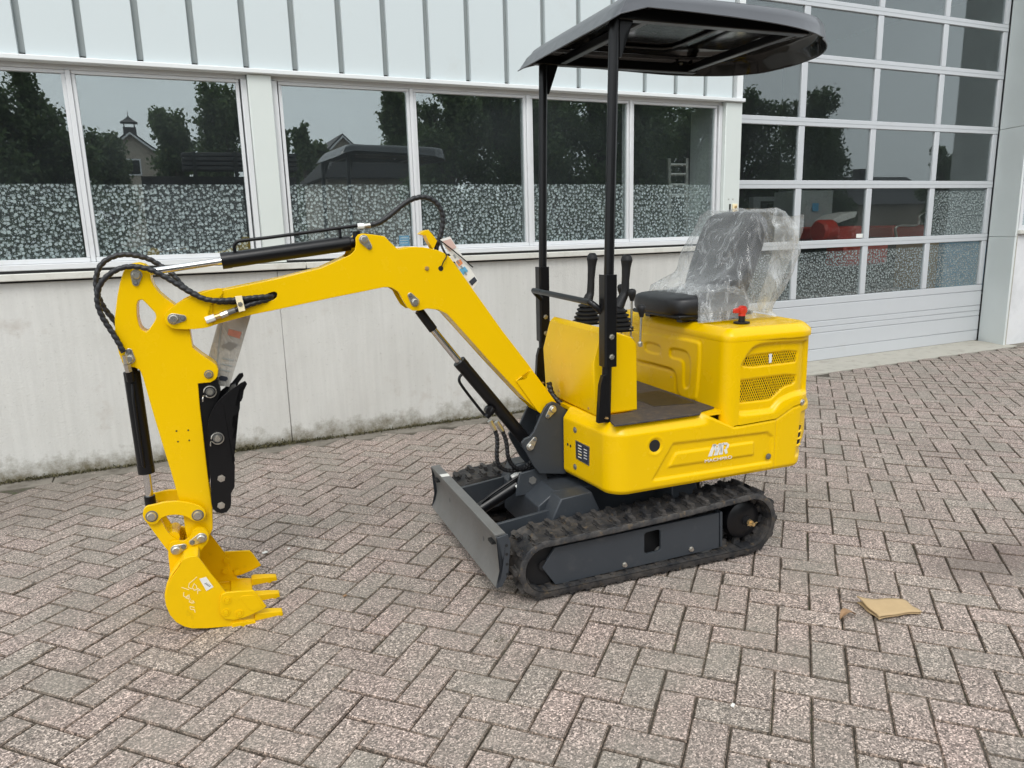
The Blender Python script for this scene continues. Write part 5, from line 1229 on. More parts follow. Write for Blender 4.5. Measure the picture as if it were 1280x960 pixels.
# ---- boom bracket: two slate plates with pins
YP = .085
br_px = [(681, 510), (685, 505.3), (691, 502.3), (697.5, 504.5), (709.5, 513.8), (706.2, 522.5), (707.3, 592.5), (675, 592), (667.5, 583), (655, 561), (652.5, 554), (656, 548.6), (662.5, 546), (667.5, 540), (676, 521)]
for s in (1, -1):
    P_ = xz(br_px, YP); bm = nbm(); prism(bm, P_ if s > 0 else P_, s * YP, s * (YP - .014), 'y'); ob('boom_bracket', bm, M['grey'], EX, 30, .002)
P_ = xz([(709, 515), (707, 592), (690, 592), (688, 530)], YP); bm = nbm(); prism(bm, P_, YP - .0145, -YP + .0145, 'y'); ob('bracket_web', bm, M['grey'], EX, 30)
def lugpin(px, py, ear, y, r, parent=EX):
    """pin head with its teardrop keeper plate and bolt"""
    x, _, z = at(px, py, y=y); ex_, _, ez_ = at(*ear, y=y); d = Vector((ex_ - x, ez_ - z)); L_ = d.length; u = d / L_; v = Vector((-u.y, u.x)); pts = []
    for i in range(9): a = math.pi / 2 + math.pi * i / 8; pts.append(Vector((x, z)) + (u * math.cos(a) + v * math.sin(a)) * r * 1.35)
    for i in range(7): a = -math.pi / 2 + math.pi * i / 6; pts.append(Vector((ex_, ez_)) + (u * math.cos(a) + v * math.sin(a)) * r * .8)
    bm = nbm(); prism(bm, [(p.x, p.y) for p in pts], y, y + .005, 'y'); o = ob('keeper_plate', bm, M['zinc'], parent, 30, .001)
    bm = nbm(); lathe(bm, (x, y + .005, z), (0, 1, 0), [(0, r), (.009, r), (.012, r * .8), (.012, 0)], 20); ob('pin', bm, M['zinc'], o, 35); bolt((ex_, y + .005, ez_), (0, 1, 0), r * .42, o, 'steel', .007); return o
lugpin(690.5, 511.5, (684.5, 520), YP, .013); lugpin(662.5, 558, (668, 549), YP, .013)
# ---- boom: traced side plates joined by top and bottom plates
YB = .058
boom_px = [(205.5, 396.6), (208, 405), (216.6, 410.8), (237, 411.4), (257.5, 409.4), (279.4, 402.8), (316.6, 393), (349.4, 386.4), (415, 372.2), (458.8, 363.4), (480, 359), (489, 359.4), (497.8, 364.8), (503, 374.5), (508.5, 383.5), (515.5, 388.3), (524, 388.3), (534, 385.8), (547.8, 387.2), (558.8, 392.5), (574.4, 409.7), (615, 455), (658.8, 501.9), (674, 515.8), (681.5, 519.8), (690, 519.3), (696.5, 513), (697.2, 506), (693, 500), (658.8, 453.4), (627.5, 412.8), (596.3, 369), (574.4, 337.8), (561.9, 321), (554, 315.5), (546, 312.4), (529, 309), (515, 308.8), (505, 310.5), (497.8, 311.9), (489, 304), (480.6, 295.2), (466, 293.2), (453, 291.7), (447.5, 293.4), (444.6, 297.5), (445, 306), (443.5, 313), (438, 318.5), (432.5, 321), (401.9, 335), (349.4, 348), (279.4, 362.6), (262, 364.5), (253, 366), (240, 370.2), (228.3, 376), (214, 385.5), (207, 391)]
bP = xz(boom_px, YB)
slot = [(333, 367.5), (343, 364.2), (346.8, 366.6), (346.3, 371.5), (341, 375.5), (333, 375.5)]
for s in (1, -1):
    bm = nbm(); prism(bm, bP, s * YB, s * (YB - .010), 'y', [smooth_poly(xz(slot, YB), 2)] if s > 0 else ()); ob('boom_plate', bm, Y_, EX, 35, .0015)
def strip(pxs, name, y=YB, inset=.001, th=.008, mat=Y_, up=-1, yb=None):
    """web plate running between the side plates along part of the outline"""
    P_ = xz(pxs, y); yb = YB - .0102 if yb is None else yb; rows2 = []
    for i, (x, z) in enumerate(P_):
        a = Vector(P_[max(i - 1, 0)]); b = Vector(P_[min(i + 1, len(P_) - 1)]); t = (b - a).normalized(); n = Vector((-t.y, t.x)) * up
        rows2.append((Vector((x, z)) + n * inset, Vector((x, z)) + n * (inset + th)))
    bm = nbm(); prism(bm, [(p.x, p.y) for p, _ in rows2] + [(q_.x, q_.y) for _, q_ in reversed(rows2)], -yb, yb, 'y'); return ob(name, bm, mat, EX, 30)
top_run = boom_px[28:36]; strip(top_run, 'boom_web'); strip(boom_px[49:53], 'boom_web'); strip(boom_px[36:42], 'boom_web')
strip(boom_px[6:12], 'boom_web'); strip(boom_px[17:23], 'boom_web')
# cheek reinforcements: boom head over the stick, doubled foot
pr('head_cheek', [(205, 396.6), (207.5, 405.2), (216.6, 411.2), (237, 411.9), (257.5, 409.9), (268, 406.5), (259, 396), (262, 380), (279.4, 368), (276.4, 358.8), (253, 365.5), (228.3, 375.5), (213.5, 385), (206.6, 391)], YB + .007, YB + .0002, rnd=1, bevel=.002)
pr('foot_cheek', [(645, 476), (652, 470), (657, 474.5), (661, 464.5), (664.5, 461.8), (692.8, 499.8), (698, 506.5), (697.5, 514), (690, 520.2), (681, 520.6), (672.5, 514.6)], YB + .007, YB + .0002, bevel=.002)
x_, _, z_ = at(689, 511, y=.06); bm = nbm(); cyl(bm, (x_, -.07, z_), (x_, .07, z_), .019, 24); ob('pivot_boss', bm, Y_, EX, 40)
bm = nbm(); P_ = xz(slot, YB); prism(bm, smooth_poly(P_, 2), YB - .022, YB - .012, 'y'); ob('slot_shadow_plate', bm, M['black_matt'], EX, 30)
lugpin(217, 398.5, (228.5, 397.5), YB + .007, .0145); lugpin(454.5, 299.5, (461.5, 308.5), YB, .013); lugpin(518.5, 377.5, (512.5, 369), YB, .013)
bolt_at(533.5, 335.5, YB, .006, EX, 'brass', .008)
for px_, n_ in (((668, 478), 7),):
    pass
for a_px, b_px in (((262.5, 381), (260.5, 395)), ((262.5, 380.5), (278, 369.5))):
    a_, b_ = Vector(at(*a_px, y=YB + .0015)), Vector(at(*b_px, y=YB + .0015)); tubeo('weld_bead', [a_, a_.lerp(b_, .35) + Vector((0, .0005, .001)), a_.lerp(b_, .7), b_], .0035, Y_, EX)
# hose bracket on top and the round hole with its zip tie
hk = [(525, 292.5), (529.5, 288.6), (535.5, 287.2), (541, 293.5), (546.5, 301), (543.5, 308), (541.5, 312), (535, 301), (532.5, 294.5), (529, 294)]
pr('hose_bracket', hk, .030, -.02, Y_, EX, 0, .001)
x_, _, z_ = at(551, 335.5, y=YB); bm = nbm(); cyl(bm, (x_, YB - .002, z_), (x_, YB + .0012, z_), .010, 20); ob('hole', bm, M['dark'], EX, 30)
# ---- stick
YS = .045
st_px = [(154, 339.8), (158, 333.5), (164, 329.6), (172, 328.4), (180, 330.6), (185, 335), (187.5, 340), (188.6, 349), (192, 357), (199, 366), (207, 373), (218, 381), (228, 392), (236, 405), (237.5, 412.7), (239, 424), (240.8, 434.5), (252, 443.5), (264.5, 451.8), (270.5, 456.5), (273, 462.5), (272.3, 470), (268.5, 475.3), (263, 478.3), (254, 479), (247.5, 479.6), (250, 510), (253, 534), (257, 570), (260.6, 601), (265.3, 634), (266, 661), (262.5, 669), (258, 676.5), (250, 681), (241, 679.5), (234, 672), (231.5, 662), (228.8, 642.5), (213.8, 590), (203.5, 557), (190, 512), (178.7, 472), (175, 463), (168.5, 459.3), (160, 458.8), (153.5, 454.5), (149, 443), (146, 431), (143.7, 420), (143.4, 397), (146.6, 370), (150, 353)]
wn_px = [(171.2, 396.6), (170.8, 381.5), (172.8, 375.8), (177.5, 374.4), (182, 378.5), (193.5, 390.5), (195.2, 395.5), (194, 400.5), (186.5, 412), (183, 415), (178.5, 413.5), (174.5, 409)]
bm = nbm(); prism(bm, xz(st_px, YS), YS, -YS, 'y', [smooth_poly(xz(wn_px, YS), 1)]); stick = ob('stick', bm, Y_, EX, 35, .0025)
lugpin(170.6, 343.5, (169.8, 353.5), YS, .0135, EX); lugpin(162.2, 448.5, (161.5, 439), YS, .0130, EX); pin(261, 467.8, YS, .0125, EX)
for px_, py_ in ((220.6, 538.8), (235.3, 537.8), (222.5, 552), (236.6, 550.5)):
    x_, _, z_ = at(px_, py_, y=YS); bm = nbm(); cyl(bm, (x_, YS - .002, z_), (x_, YS + .0006, z_), .0032, 10); ob('hole', bm, M['dark'], stick, 30)
# ---- thumb (black) with toothed edge
pr('thumb_bracket', [(247.5, 480.2), (252, 478), (272, 474.5), (276, 489), (268, 512), (262, 540), (262.5, 603), (257.8, 601), (253.8, 560), (250, 515)], .034, -.034, M['black'], EX, 0, .0015)
th_px = [(290.6, 486.9), (284, 491), (277.5, 496.3), (270, 504.5), (264.4, 515), (260.5, 526), (259.5, 536), (261, 570), (263, 600), (264.2, 629), (266, 636), (271, 640.6), (277, 641.9), (283.5, 640.4), (288, 634.5), (289, 627), (289, 616.5), (293.3, 608.8), (293.6, 582), (290.8, 579), (293.8, 576), (293.4, 571), (290.6, 568.5), (293.8, 565), (293.4, 560.5), (290.4, 558), (294, 554), (293.6, 549.5), (290.2, 547), (294.4, 543), (295, 537), (289.8, 534), (296, 529.5), (297, 524), (291, 520.5), (298.6, 515.5), (300, 510), (293.5, 506.5), (301.5, 501.5), (303.6, 497), (297, 493.5), (305, 488), (309, 480), (306.5, 476.5), (301, 479)]
for y0_, y1_, sh in ((.072, .062, 0), (-.062, -.072, 0)):
    q_ = th_px if y0_ > 0 else th_px[:17] + [(286, 608), (285, 560), (285, 530), (290, 507), (300, 486), (306, 478), (305, 474), (300, 475)]
    P_ = xz(q_, .072); bm = nbm(); prism(bm, P_, y0_, y1_, 'y'); tb = ob('thumb_plate', bm, M['black'], EX, 35, .0004)
P_ = xz([(279, 505), (290, 489), (296, 486), (287, 508), (284, 560), (277, 560)], .072)
bm = nbm(); prism(bm, P_, .0615, -.0615, 'y'); ob('thumb_web', bm, M['black'], EX, 30, .002)
for px_, py_, r_ in ((271.9, 547.6, .013), (262.5, 489.5, .012)):
    o = pin(px_, py_, .072 if py_ > 500 else .036, r_, EX); x_, _, z_ = at(px_, py_, y=.075 if py_ > 500 else .04)
    bm = nbm(); tube(bm, [(x_ + .021 * math.cos(a), .080 if py_ > 500 else .045, z_ + .021 * math.sin(a)) for a in [i * math.pi / 6 for i in range(12)]] + [(x_ + .024, .080, z_ - .01), (x_ + .026, .080, z_ - .026)], .0022, n=6, k=3); ob('retaining_ring', bm, M['zinc'], o, 60)
for px_, py_ in ((276.6, 598), (276.4, 631.8)): bolt_at(px_, py_, .072, .0095, EX, 'zinc', .004)
cylo('thumb_stay', at(260, 588, y=.0), at(258.5, 606, y=.0), .010, M['zinc'], EX)
# ---- bucket linkage
YL = .062
pr('upper_link', [(178, 645), (179.3, 637), (183, 632.8), (195, 630.4), (205, 627.6), (222, 626.6), (237, 628.4), (249, 632.2), (256.5, 637.5), (257.5, 645), (253.5, 651), (246.5, 652.4), (240, 650.5), (233, 645.8), (222, 643.4), (209, 644.4), (200.5, 648.5), (197, 654), (190, 656.5), (182, 652.5)], YL + .012, YL, rnd=1)
pr('upper_link', [(178, 645), (179.3, 637), (183, 632.8), (195, 630.4), (205, 627.6), (222, 626.6), (237, 628.4), (249, 632.2), (256.5, 637.5), (257.5, 645), (253.5, 651), (246.5, 652.4), (240, 650.5), (233, 645.8), (222, 643.4), (209, 644.4), (200.5, 648.5), (197, 654), (190, 656.5), (182, 652.5)], -YL, -YL - .012, rnd=1, at_y=YL + .012)
ll = [(181, 646), (184, 640), (190, 637.5), (197, 640.5), (200.5, 647.5), (206, 660), (213, 669.5), (222.5, 675.2), (228, 680), (229, 688), (224, 694.5), (216, 694), (208.5, 687), (199.5, 675), (188.5, 660), (182.5, 652)]
pr('lower_link', ll, YL - .004, YL - .016, rnd=1); pr('lower_link', ll, -YL + .014, -YL + .002, rnd=1, at_y=YL - .004)
x_, _, z_ = at(221, 686.5, y=.05); cylo('link_tube', (x_, -.046, z_), (x_, .046, z_), .022, Y_, EX)
x2, _, z2 = at(225.5, 664, y=.0); cylo('cross_tube', (x2 + .02, -.05, z2), (x2 + .02, .05, z2), .020, Y_, EX)
pin(189.6, 645.2, YL + .012, .0165, EX, yb=-YL - .02); pin(247.2, 643.8, YL + .012, .0165, EX, yb=-YL - .02)
# ---- bucket ram
def ram(name, p_base, p_end, p_rod, r, rr_, mat, collar=.05, yoff=0.0, base_y=0.0):
    a, b, c = (Vector(at(*p, y=base_y)) for p in (p_base, p_end, p_rod)); d = (b - a).normalized()
    o = cylo(name, a, b, r, mat, EX, 28, bevel=.003); cylo('gland', b - d * .028, b + d * .004, r * 1.04, mat, o, 28); cylo('rod', b, c, rr_, M['chrome'], o, 20); return o, a, b, c, d
o, a, b, c, d = ram('bucket_ram', (164.5, 464), (183.2, 589.5), (189, 634), .0275, .0135, M['black'])
cylo('rod_eye', c - d * .045, c, .019, M['black'], o, 18); cylo('eye_boss', at(189.6, 645.2, y=-.045), at(189.6, 645.2, y=.045), .022, M['black'], o)
# short upper end
a2 = Vector(at(162.2, 448.5, y=0)); cylo('ram_eye', a2 - Vector((0, .030, 0)), a2 + Vector((0, .030, 0)), .022, M['black'], o); cylo('ram_tail', a2, a, .020, M['black'], o)
tubeo('hard_line', [at(165.5, 480, y=.030), at(167.5, 500, y=.036), at(173, 540, y=.036), at(178.5, 576, y=.034), at(180.5, 584, y=.024)], .0055, M['black'], o)
cylo('hose_fitting', at(155.8, 444, y=.058), at(158.3, 455, y=.056), .0095, M['zinc'], o, 6); cylo('hose_fitting', at(158.3, 455, y=.056), at(160.8, 464.5, y=.050), .012, M['zinc'], o, 6); cylo('port_block', at(160.8, 464.5, y=.048), at(163.5, 476, y=.036), .013, M['black'], o, 12)
# ---- dipper ram on top of the boom
o, a, b, c, d = ram('dipper_ram', (437.5, 303.8), (278.3, 326.2), (176, 341.5), .0285, .0125, M['black'])
a3 = Vector(at(454.5, 299.5, y=0)); cylo('ram_tail', a, a3, .020, M['black'], o); cylo('ram_eye', a3 - Vector((0, .044, 0)), a3 + Vector((0, .044, 0)), .025, M['black'], o)
c3 = Vector(at(170.6, 343.5, y=0)); cylo('rod_eye', c3 - Vector((0, .03, 0)), c3 + Vector((0, .03, 0)), .022, M['zinc'], o); cylo('rod_neck', c, c3, .0125, M['chrome'], o)
hl = [at(293.6, 314.5, y=.01), at(292.8, 307, y=.012), at(297, 302.2, y=.014), at(305, 300.5, y=.014), at(340, 296.4, y=.014), at(400, 288.3, y=.014), at(447, 281.8, y=.014)]
tubeo('hard_line', hl, .0065, M['black'], o); cylo('line_stay', at(424.5, 285.5, y=.012), at(425.5, 296.5, y=.012), .006, M['black'], o)
cylo('hose_fitting', at(446.8, 283.2, y=.014), at(455, 282.6, y=.014), .0115, M['white'], o, 8); cylo('hose_fitting', at(455, 282.6, y=.014), at(463, 281.6, y=.014), .0095, M['zinc'], o, 12)
cylo('port_block', at(445.5, 289, y=.012), at(446.5, 301, y=.012), .015, M['black'], o)
tubeo('hose', [at(*p, y=yy) for p, yy in (((463, 281.6), .014), ((473.5, 278.4), .014), ((483.8, 272), .012), ((493, 264.5), .01), ((502.5, 256.6), .008), ((512, 250.5), .006), ((522, 247), .004), ((532, 246.8), .002), ((541, 250.3), .0), ((548.5, 257.5), .0), ((552.6, 267), .0), ((553.4, 280), .0), ((551, 292), .0), ((547.5, 303), .0), ((543.5, 318), .0))], .0105, M['hose'], EX, wrap=(.022, .0022))
# ---- boom ram (under the boom)
o, a, b, c, d = ram('boom_ram', (655, 548), (574.5, 452.5), (541, 411.5), .0270, .0150, M['black'])
cylo('rod_collar', at(541.5, 412, y=0), at(523.5, 388, y=0), .0185, M['black'], o); e3 = Vector(at(518.5, 377.5, y=0)); cylo('rod_eye', e3 - Vector((0, .045, 0)), e3 + Vector((0, .045, 0)), .020, M['black'], o)
e3 = Vector(at(662.5, 558, y=0)); cylo('ram_eye', e3 - Vector((0, .066, 0)), e3 + Vector((0, .066, 0)), .024, M['grey'], o)
cylo('ram_tail', a, e3 + (e3 - a).normalized() * .03, .0250, M['black'], o)
tubeo('hard_line', [at(577, 468, y=.014), at(574.2, 472.5, y=.016), at(575, 478.5, y=.018), at(583, 490, y=.018), at(597, 508, y=.018), at(606, 519, y=.018)], .0062, M['black'], o)
pb = Vector(at(612.5, 513, y=.028)); bm = nbm(); lathe(bm, pb - Vector((0, .02, 0)), (0, 1, 0), [(0, .020), (.028, .020), (.03, .012), (.03, 0)], 18); ob('port_block', bm, M['black'], o, 40)
cylo('port_elbow', at(608, 521, y=.020), at(617, 510, y=.030), .014, M['black'], o)
for q0, q1 in (((612, 526), (618.5, 537.5)), ((620.5, 527), (628, 538.5))): cylo('hose_fitting', at(*q0, y=.018), at(*q1, y=.018), .0105, M['zinc'], o, 8)
h1 = [((618.5, 537.5), .018), ((621, 545), .018), ((621.6, 556), .018), ((621, 566), .018), ((622, 577), .015), ((627, 585), .01), ((636, 588.2), .0), ((648, 587.5), -.01), ((657, 584), -.02), ((664, 577), -.03), ((672, 570), -.03)]
h2 = [((628, 538.5), .018), ((632, 549), .018), ((633.8, 560), .018), ((635, 570), .018), ((639, 579.5), .01), ((646, 585.5), .0), ((655, 586.5), -.01), ((664, 582), -.02), ((671, 575), -.03)]
for hh in (h1, h2): tubeo('hose', [at(*p, y=yy) for p, yy in hh], .0098, M['hose'], EX, wrap=(.018, .0026))
# loose hose behind the boom foot
tubeo('hose', [at(*p, y=yy) for p, yy in (((686, 478), -.09), ((690, 492), -.07), ((697, 501), -.04), ((706, 508), -.0), ((716, 516), .02))], .013, M['hose'], EX, wrap=(.02, .003))
# ---- service hoses round the stick head
inner = [((343, 369.5), .040), ((334, 370.6), .064), ((315, 372.3), .074), ((292, 374.8), .078), ((272, 375.8), .080), ((258, 374.2), .080), ((246, 369.6), .078), ((233, 362.6), .076), ((220, 354.5), .074), ((206, 346), .072), ((194, 339.6), .070), ((181.5, 335.2), .068), ((168, 333.2), .066), ((156, 334), .064), ((145, 337.8), .062), ((134, 345.2), .060), ((126, 354.5), .058), ((122, 366), .056), ((122.2, 380), .056), ((127, 394), .056), ((134, 406), .056), ((142, 418), .058), ((149, 430), .060), ((154.5, 440.5), .060)]
outer = [((343, 371.5), .034), ((334, 373.5), .052), ((312, 376.5), .060), ((290, 377.4), .060), ((268, 377), .050), ((254, 372), .02), ((240, 365.4), .0), ((228, 357), -.03), ((214, 341), -.055), ((199, 331), -.062), ((186, 323.8), -.062), ((172, 320), -.06), ((158, 318.2), -.058), ((146, 319.6), -.054), ((134, 324.5), -.05), ((125, 333), -.048), ((120.6, 345), -.046), ((120.6, 360), -.046), ((124.5, 374), -.048), ((131, 386), -.052), ((138.5, 395.5), -.056), ((147, 407), -.060), ((154, 425), -.060)]
for hh in (inner, outer): tubeo('hose', [at(*p, y=yy) for p, yy in hh], .0098, M['hose'], EX, wrap=(.022, .0020))
tubeo('hose', [at(*p, y=yy) for p, yy in (((343, 372.5), .036), ((333, 375), .058), ((320, 378.2), .068), ((304, 383.6), .072), ((293, 388), .072))], .0098, M['hose'], EX, wrap=(.022, .002))
for q0, q1, r_, m_ in (((294, 387.5), (284, 391.2), .0095, 'steel'), ((284.5, 391), (276, 394.3), .0115, 'zinc'), ((276.5, 394.1), (268, 396.8), .0092, 'brass'), ((268.5, 396.6), (257.3, 400.6), .0122, 'sticker')):
    cylo('hose_fitting', at(*q0, y=.074), at(*q1, y=.074), r_, M[m_], EX, 8 if r_ > .011 else 14)
cl = pr('hose_clamp', [(293.6, 370.5), (302.2, 369.6), (306.8, 388.2), (298.8, 390.2)], .090, .087, M['cream'], EX, 0, .0008); bolt_at(300.3, 380.3, .090, .006, cl, 'zinc', .005)
# ---- bucket
YK = .183
bk = empty('bucket', (0, 0, 0), 0, EX)
side_px = [(228, 700), (238, 696), (246, 695.2), (249.8, 699), (262, 716), (283, 741), (284.5, 750), (300, 775), (318.5, 774.5), (318.5, 780.6), (289, 783), (258.8, 785.4), (240, 785.6), (230, 783.2), (220.5, 778), (212.5, 769), (207.4, 757), (206.9, 745), (209.5, 733), (214.8, 721.5), (221, 713), (225.5, 706)]
for y0_, y1_ in ((YK, YK - .008), (-YK + .008, -YK)):
    P_ = xz(side_px, YK); bm = nbm(); prism(bm, P_, y0_, y1_, 'y'); ob('bucket_side', bm, M['yellow_worn'], bk, 35, .0015)
# curved shell: back and floor
sh_px = [(229, 700.5), (226, 706.5), (221.5, 713.5), (215.4, 722), (210.2, 733.5), (207.7, 745), (208.1, 756.6), (213.2, 768.4), (221.2, 777.2), (230.3, 782.4), (240, 784.8), (258.8, 784.6), (289, 782.2), (318, 779.6)]
P_ = xz(sh_px, YK); rows3 = []
for i, (x, z) in enumerate(P_):
    a = Vector(P_[max(i - 1, 0)]); b = Vector(P_[min(i + 1, len(P_) - 1)]); t = (b - a).normalized(); rows3.append((Vector((x, z)), Vector((x, z)) - Vector((-t.y, t.x)) * .007))
bm = nbm(); prism(bm, [(p.x, p.y) for p, _ in rows3] + [(q_.x, q_.y) for _, q_ in reversed(rows3)], -YK + .0085, YK - .0085, 'y'); ob('bucket_shell', bm, M['yellow_worn'], bk, 40)
wb = []
for k in range(1, len(sh_px) - 1):
    x, _, z = at(*sh_px[k], y=YK); wb.append((x, YK - .0095, z))
for s_ in (1, -1):
    bm = nbm(); tube(bm, [(x + random.uniform(-.0006, .0006), y if s_ > 0 else -y, z + .009) for x, y, z in catmull(wb, 3)], .0042, n=6, k=2); ob('weld_bead', bm, M['yellow_worn'], bk, 60)
# ears carrying the pins
ear = [(213.5, 722), (211.5, 706), (210.2, 694), (210.3, 684), (214.5, 678), (222, 676.4), (230, 677.5), (238.5, 671), (241, 663.5), (248, 659.6), (256, 661), (261, 667), (260.5, 677), (254, 684.5), (250.4, 690), (251.5, 698), (240, 706), (226, 716)]
pr('bucket_ear', ear, YL + .018, YL + .003, M['yellow_worn'], bk, 1); P_ = smooth_poly(xz(ear, YL + .018), 1); bm = nbm(); prism(bm, P_, -YL - .003, -YL - .018, 'y'); ob('bucket_ear', bm, M['yellow_worn'], bk, 35, .003)
P_ = xz([(229, 701), (238, 696.6), (247, 696), (249.3, 700), (240, 701.5), (230, 705)], YK); bm = nbm(); prism(bm, P_, -YK + .009, YK - .009, 'y'); ob('top_plate', bm, M['yellow_worn'], bk, 35, .002)
lugpin(220.6, 686.8, (229.5, 683), YL + .018, .0145, bk); lugpin(251.5, 672.2, (240.5, 677.5), YL + .018, .0145, bk)
# side cutters, both sides, with bolts
cut = [(276.5, 743.5), (283, 740.6), (317, 738.3), (321, 742), (333.4, 758.6), (320, 766), (305, 772.5), (292, 775.4), (281, 774), (275.2, 768), (274.6, 755)]
near_c = pr('side_cutter', cut, YK + .010, YK + .0005, M['yellow_worn'], bk, 0, .002)
P_ = xz(cut, YK + .010); bm = nbm(); prism(bm, P_, -YK - .0005, -YK - .010, 'y'); far_c = ob('side_cutter', bm, M['yellow_worn'], bk, 35, .002)
for px_, py_ in ((284, 750.5), (282.5, 765.5), (298.8, 766.8)):
    x_, _, z_ = at(px_, py_, y=YK + .01)
    bm = nbm(); lathe(bm, (x_, YK + .0095, z_), (0, 1, 0), [(0, .0145), (.003, .0145), (.003, .0105), (.0015, .0095), (.004, .008), (.004, 0)], 20); ob('bolt', bm, M['yellow_worn'], near_c, 35)
    bm = nbm(); lathe(bm, (x_, -YK + .008, z_), (0, 1, 0), [(0, .0125), (.009, .0125), (.009, 0)], 6); ob('nut', bm, M['yellow_worn'], far_c, 30)
pr('cutter_panel', [(300, 746.5), (304, 744.8), (319, 743.8), (329, 758), (317.5, 764), (312, 762.5)], YK + .0118, YK + .0102, M['yellow_worn'], near_c, 0, .0008)
# cutting edge and three teeth
P_ = xz([(290, 777.5), (319, 774.5), (320.5, 780.8), (290, 784)], YK); bm = nbm(); prism(bm, P_, -YK + .002, YK + .011, 'y'); ob('cutting_edge', bm, M['yellow_worn'], bk, 30, .002)
tpx = xz([(318.5, 767), (322, 765), (338, 763.6), (352.8, 762.8), (354.3, 770), (344, 776), (333, 780.4), (321, 782), (318.5, 781)], YK - .02)
for yc in (YK - .028, 0.0, -YK + .028):
    bm = nbm(); prism(bm, tpx, yc - .024, yc + .024, 'y')
    tipx = min(p[0] for p in tpx)
    for v in bm.verts:
        f = (v.co.x - tipx) / .14; v.co.y = yc + (v.co.y - yc) * (.62 + .38 * max(0, min(1, f * 1.1)))
    ob('tooth', bm, M['yellow_worn'], bk, 30, .003)
# sticker and chalk marks
def on_plane(y): return lambda a, b: (Vector(at(a, b, y=y)), Vector((0, 1, 0)), 0)
stk = plate([(249.2, 723.5), (257.6, 721), (266.8, 733.5), (258, 738.6)], M['sticker'], 'sticker', bk, .0006, .0006, on_plane(YK))
for k in range(4): plate([(255.5 + k * 1.7, 731.5 + k * 1.1 - 2), (258.5 + k * 1.7, 730.2 + k * 1.1 - 2), (258.8 + k * 1.7, 730.8 + k * 1.1 - 2), (255.8 + k * 1.7, 732.1 + k * 1.1 - 2)], M['ink'], 'print', stk, .0014, .0003, on_plane(YK))
def chalk(pts):
    pts = [(190 + a / 5.645, 630 + b / 5.645) for a, b in pts]
    bm = nbm(); Q = [Vector(at(*p, y=YK + .0008)) for p in pts]
    for a, b in zip(Q, Q[1:]):
        t = (b - a).normalized(); n = Vector((-t.z, 0, t.x)) * .0012; v = [bm.verts.new(a - n), bm.verts.new(a + n), bm.verts.new(b + n), bm.verts.new(b - n)]; f = bm.faces.new(v)
    o = ob('chalk_mark', bm, M['chalk'], bk, None); s_ = o.modifiers.new('solid', 'SOLIDIFY'); s_.thickness = .0006; s_.offset = 0
chalk([(318, 514), (300, 530), (262, 562), (258, 590), (285, 600)]); chalk([(300, 560), (285, 590), (300, 612), (318, 600), (312, 575), (298, 565)]); chalk([(300, 602), (345, 612), (322, 595), (322, 635)])
chalk([(208, 588), (262, 606)]); chalk([(225, 622), (222, 650), (250, 660), (262, 640), (235, 660), (262, 672), (262, 640)]); chalk([(272, 668), (262, 690), (284, 700), (296, 686), (278, 684)]); chalk([(300, 730), (268, 722), (272, 742), (300, 746), (304, 765)]); chalk([(288, 700), (302, 694)])

# ================================================================== WRAPPINGS AND TAGS HUNG ON THE MACHINE
def m2w(p): return MO + FX * p[0] + FY * p[1] + FZ * p[2]
MR = math.atan2(FX.y, FX.x)
bag = empty('plastic_cover', MO, MR); tag(bag, 'clear crinkled plastic bag pulled over the black operator seat', 'plastic cover')
from mathutils import noise as mn
# cross sections from the back top corner down to the skirt of the bag (machine frame): centre x, half depth, half width, z
secs = [(-.80, .015, .175, 1.462), (-.800, .045, .215, 1.445), (-.785, .075, .232, 1.38), (-.765, .105, .238, 1.28), (-.735, .140, .240, 1.18), (-.675, .195, .242, 1.12), (-.665, .205, .244, 1.06), (-.665, .215, .252, 1.01), (-.665, .225, .262, .992)]
V = []; nu = 150
ring_list = []
zs = np.linspace(0, len(secs) - 1, 70)
for q_ in zs:
    i = min(len(secs) - 2, int(q_)); t = q_ - i; c0, h0, w0, z0 = [secs[i][k] * (1 - t) + secs[i + 1][k] * t for k in range(4)]; ring = []
    for m in range(nu):
        a = 2 * math.pi * m / nu; ca, sa = math.cos(a), math.sin(a); e = .55
        x = c0 + math.copysign(abs(ca) ** e, ca) * h0; y = math.copysign(abs(sa) ** e, sa) * w0
        d = mn.noise(Vector((x * 9, y * 9, z0 * 5))) * .026 + (.5 - abs(mn.noise(Vector((x * 13, y * 13, z0 * 6 + 3))))) * .030
        # slack: the bag stands away behind the backrest and flares to a loose corner
        back = max(0, -ca) ; side = max(0, sa)
        hgt = max(0, min(1, (z0 - 1.02) / .42)); sl_ = back * (.125 * math.sin(hgt * 2.9)) + back * side * .05 * hgt
        x -= sl_; y += side * .03 * hgt + side * back * .07 * (1 - abs(hgt - .6))
        n = Vector((ca, sa, 0)); ring.append((x + n.x * d, y + n.y * d, z0 + mn.noise(Vector((x * 14, y * 14, 1.7))) * .010 * (1 if q_ < 7.5 else .3)))
    ring_list.append(ring)
Pg = np.array(ring_list).transpose(1, 0, 2)
Pg = Pg[:, ::1]
me = grid_mesh('bag_film', Pg, M['bag'], closed_u=True, smooth=55); ob('bag_film', me, None, bag)
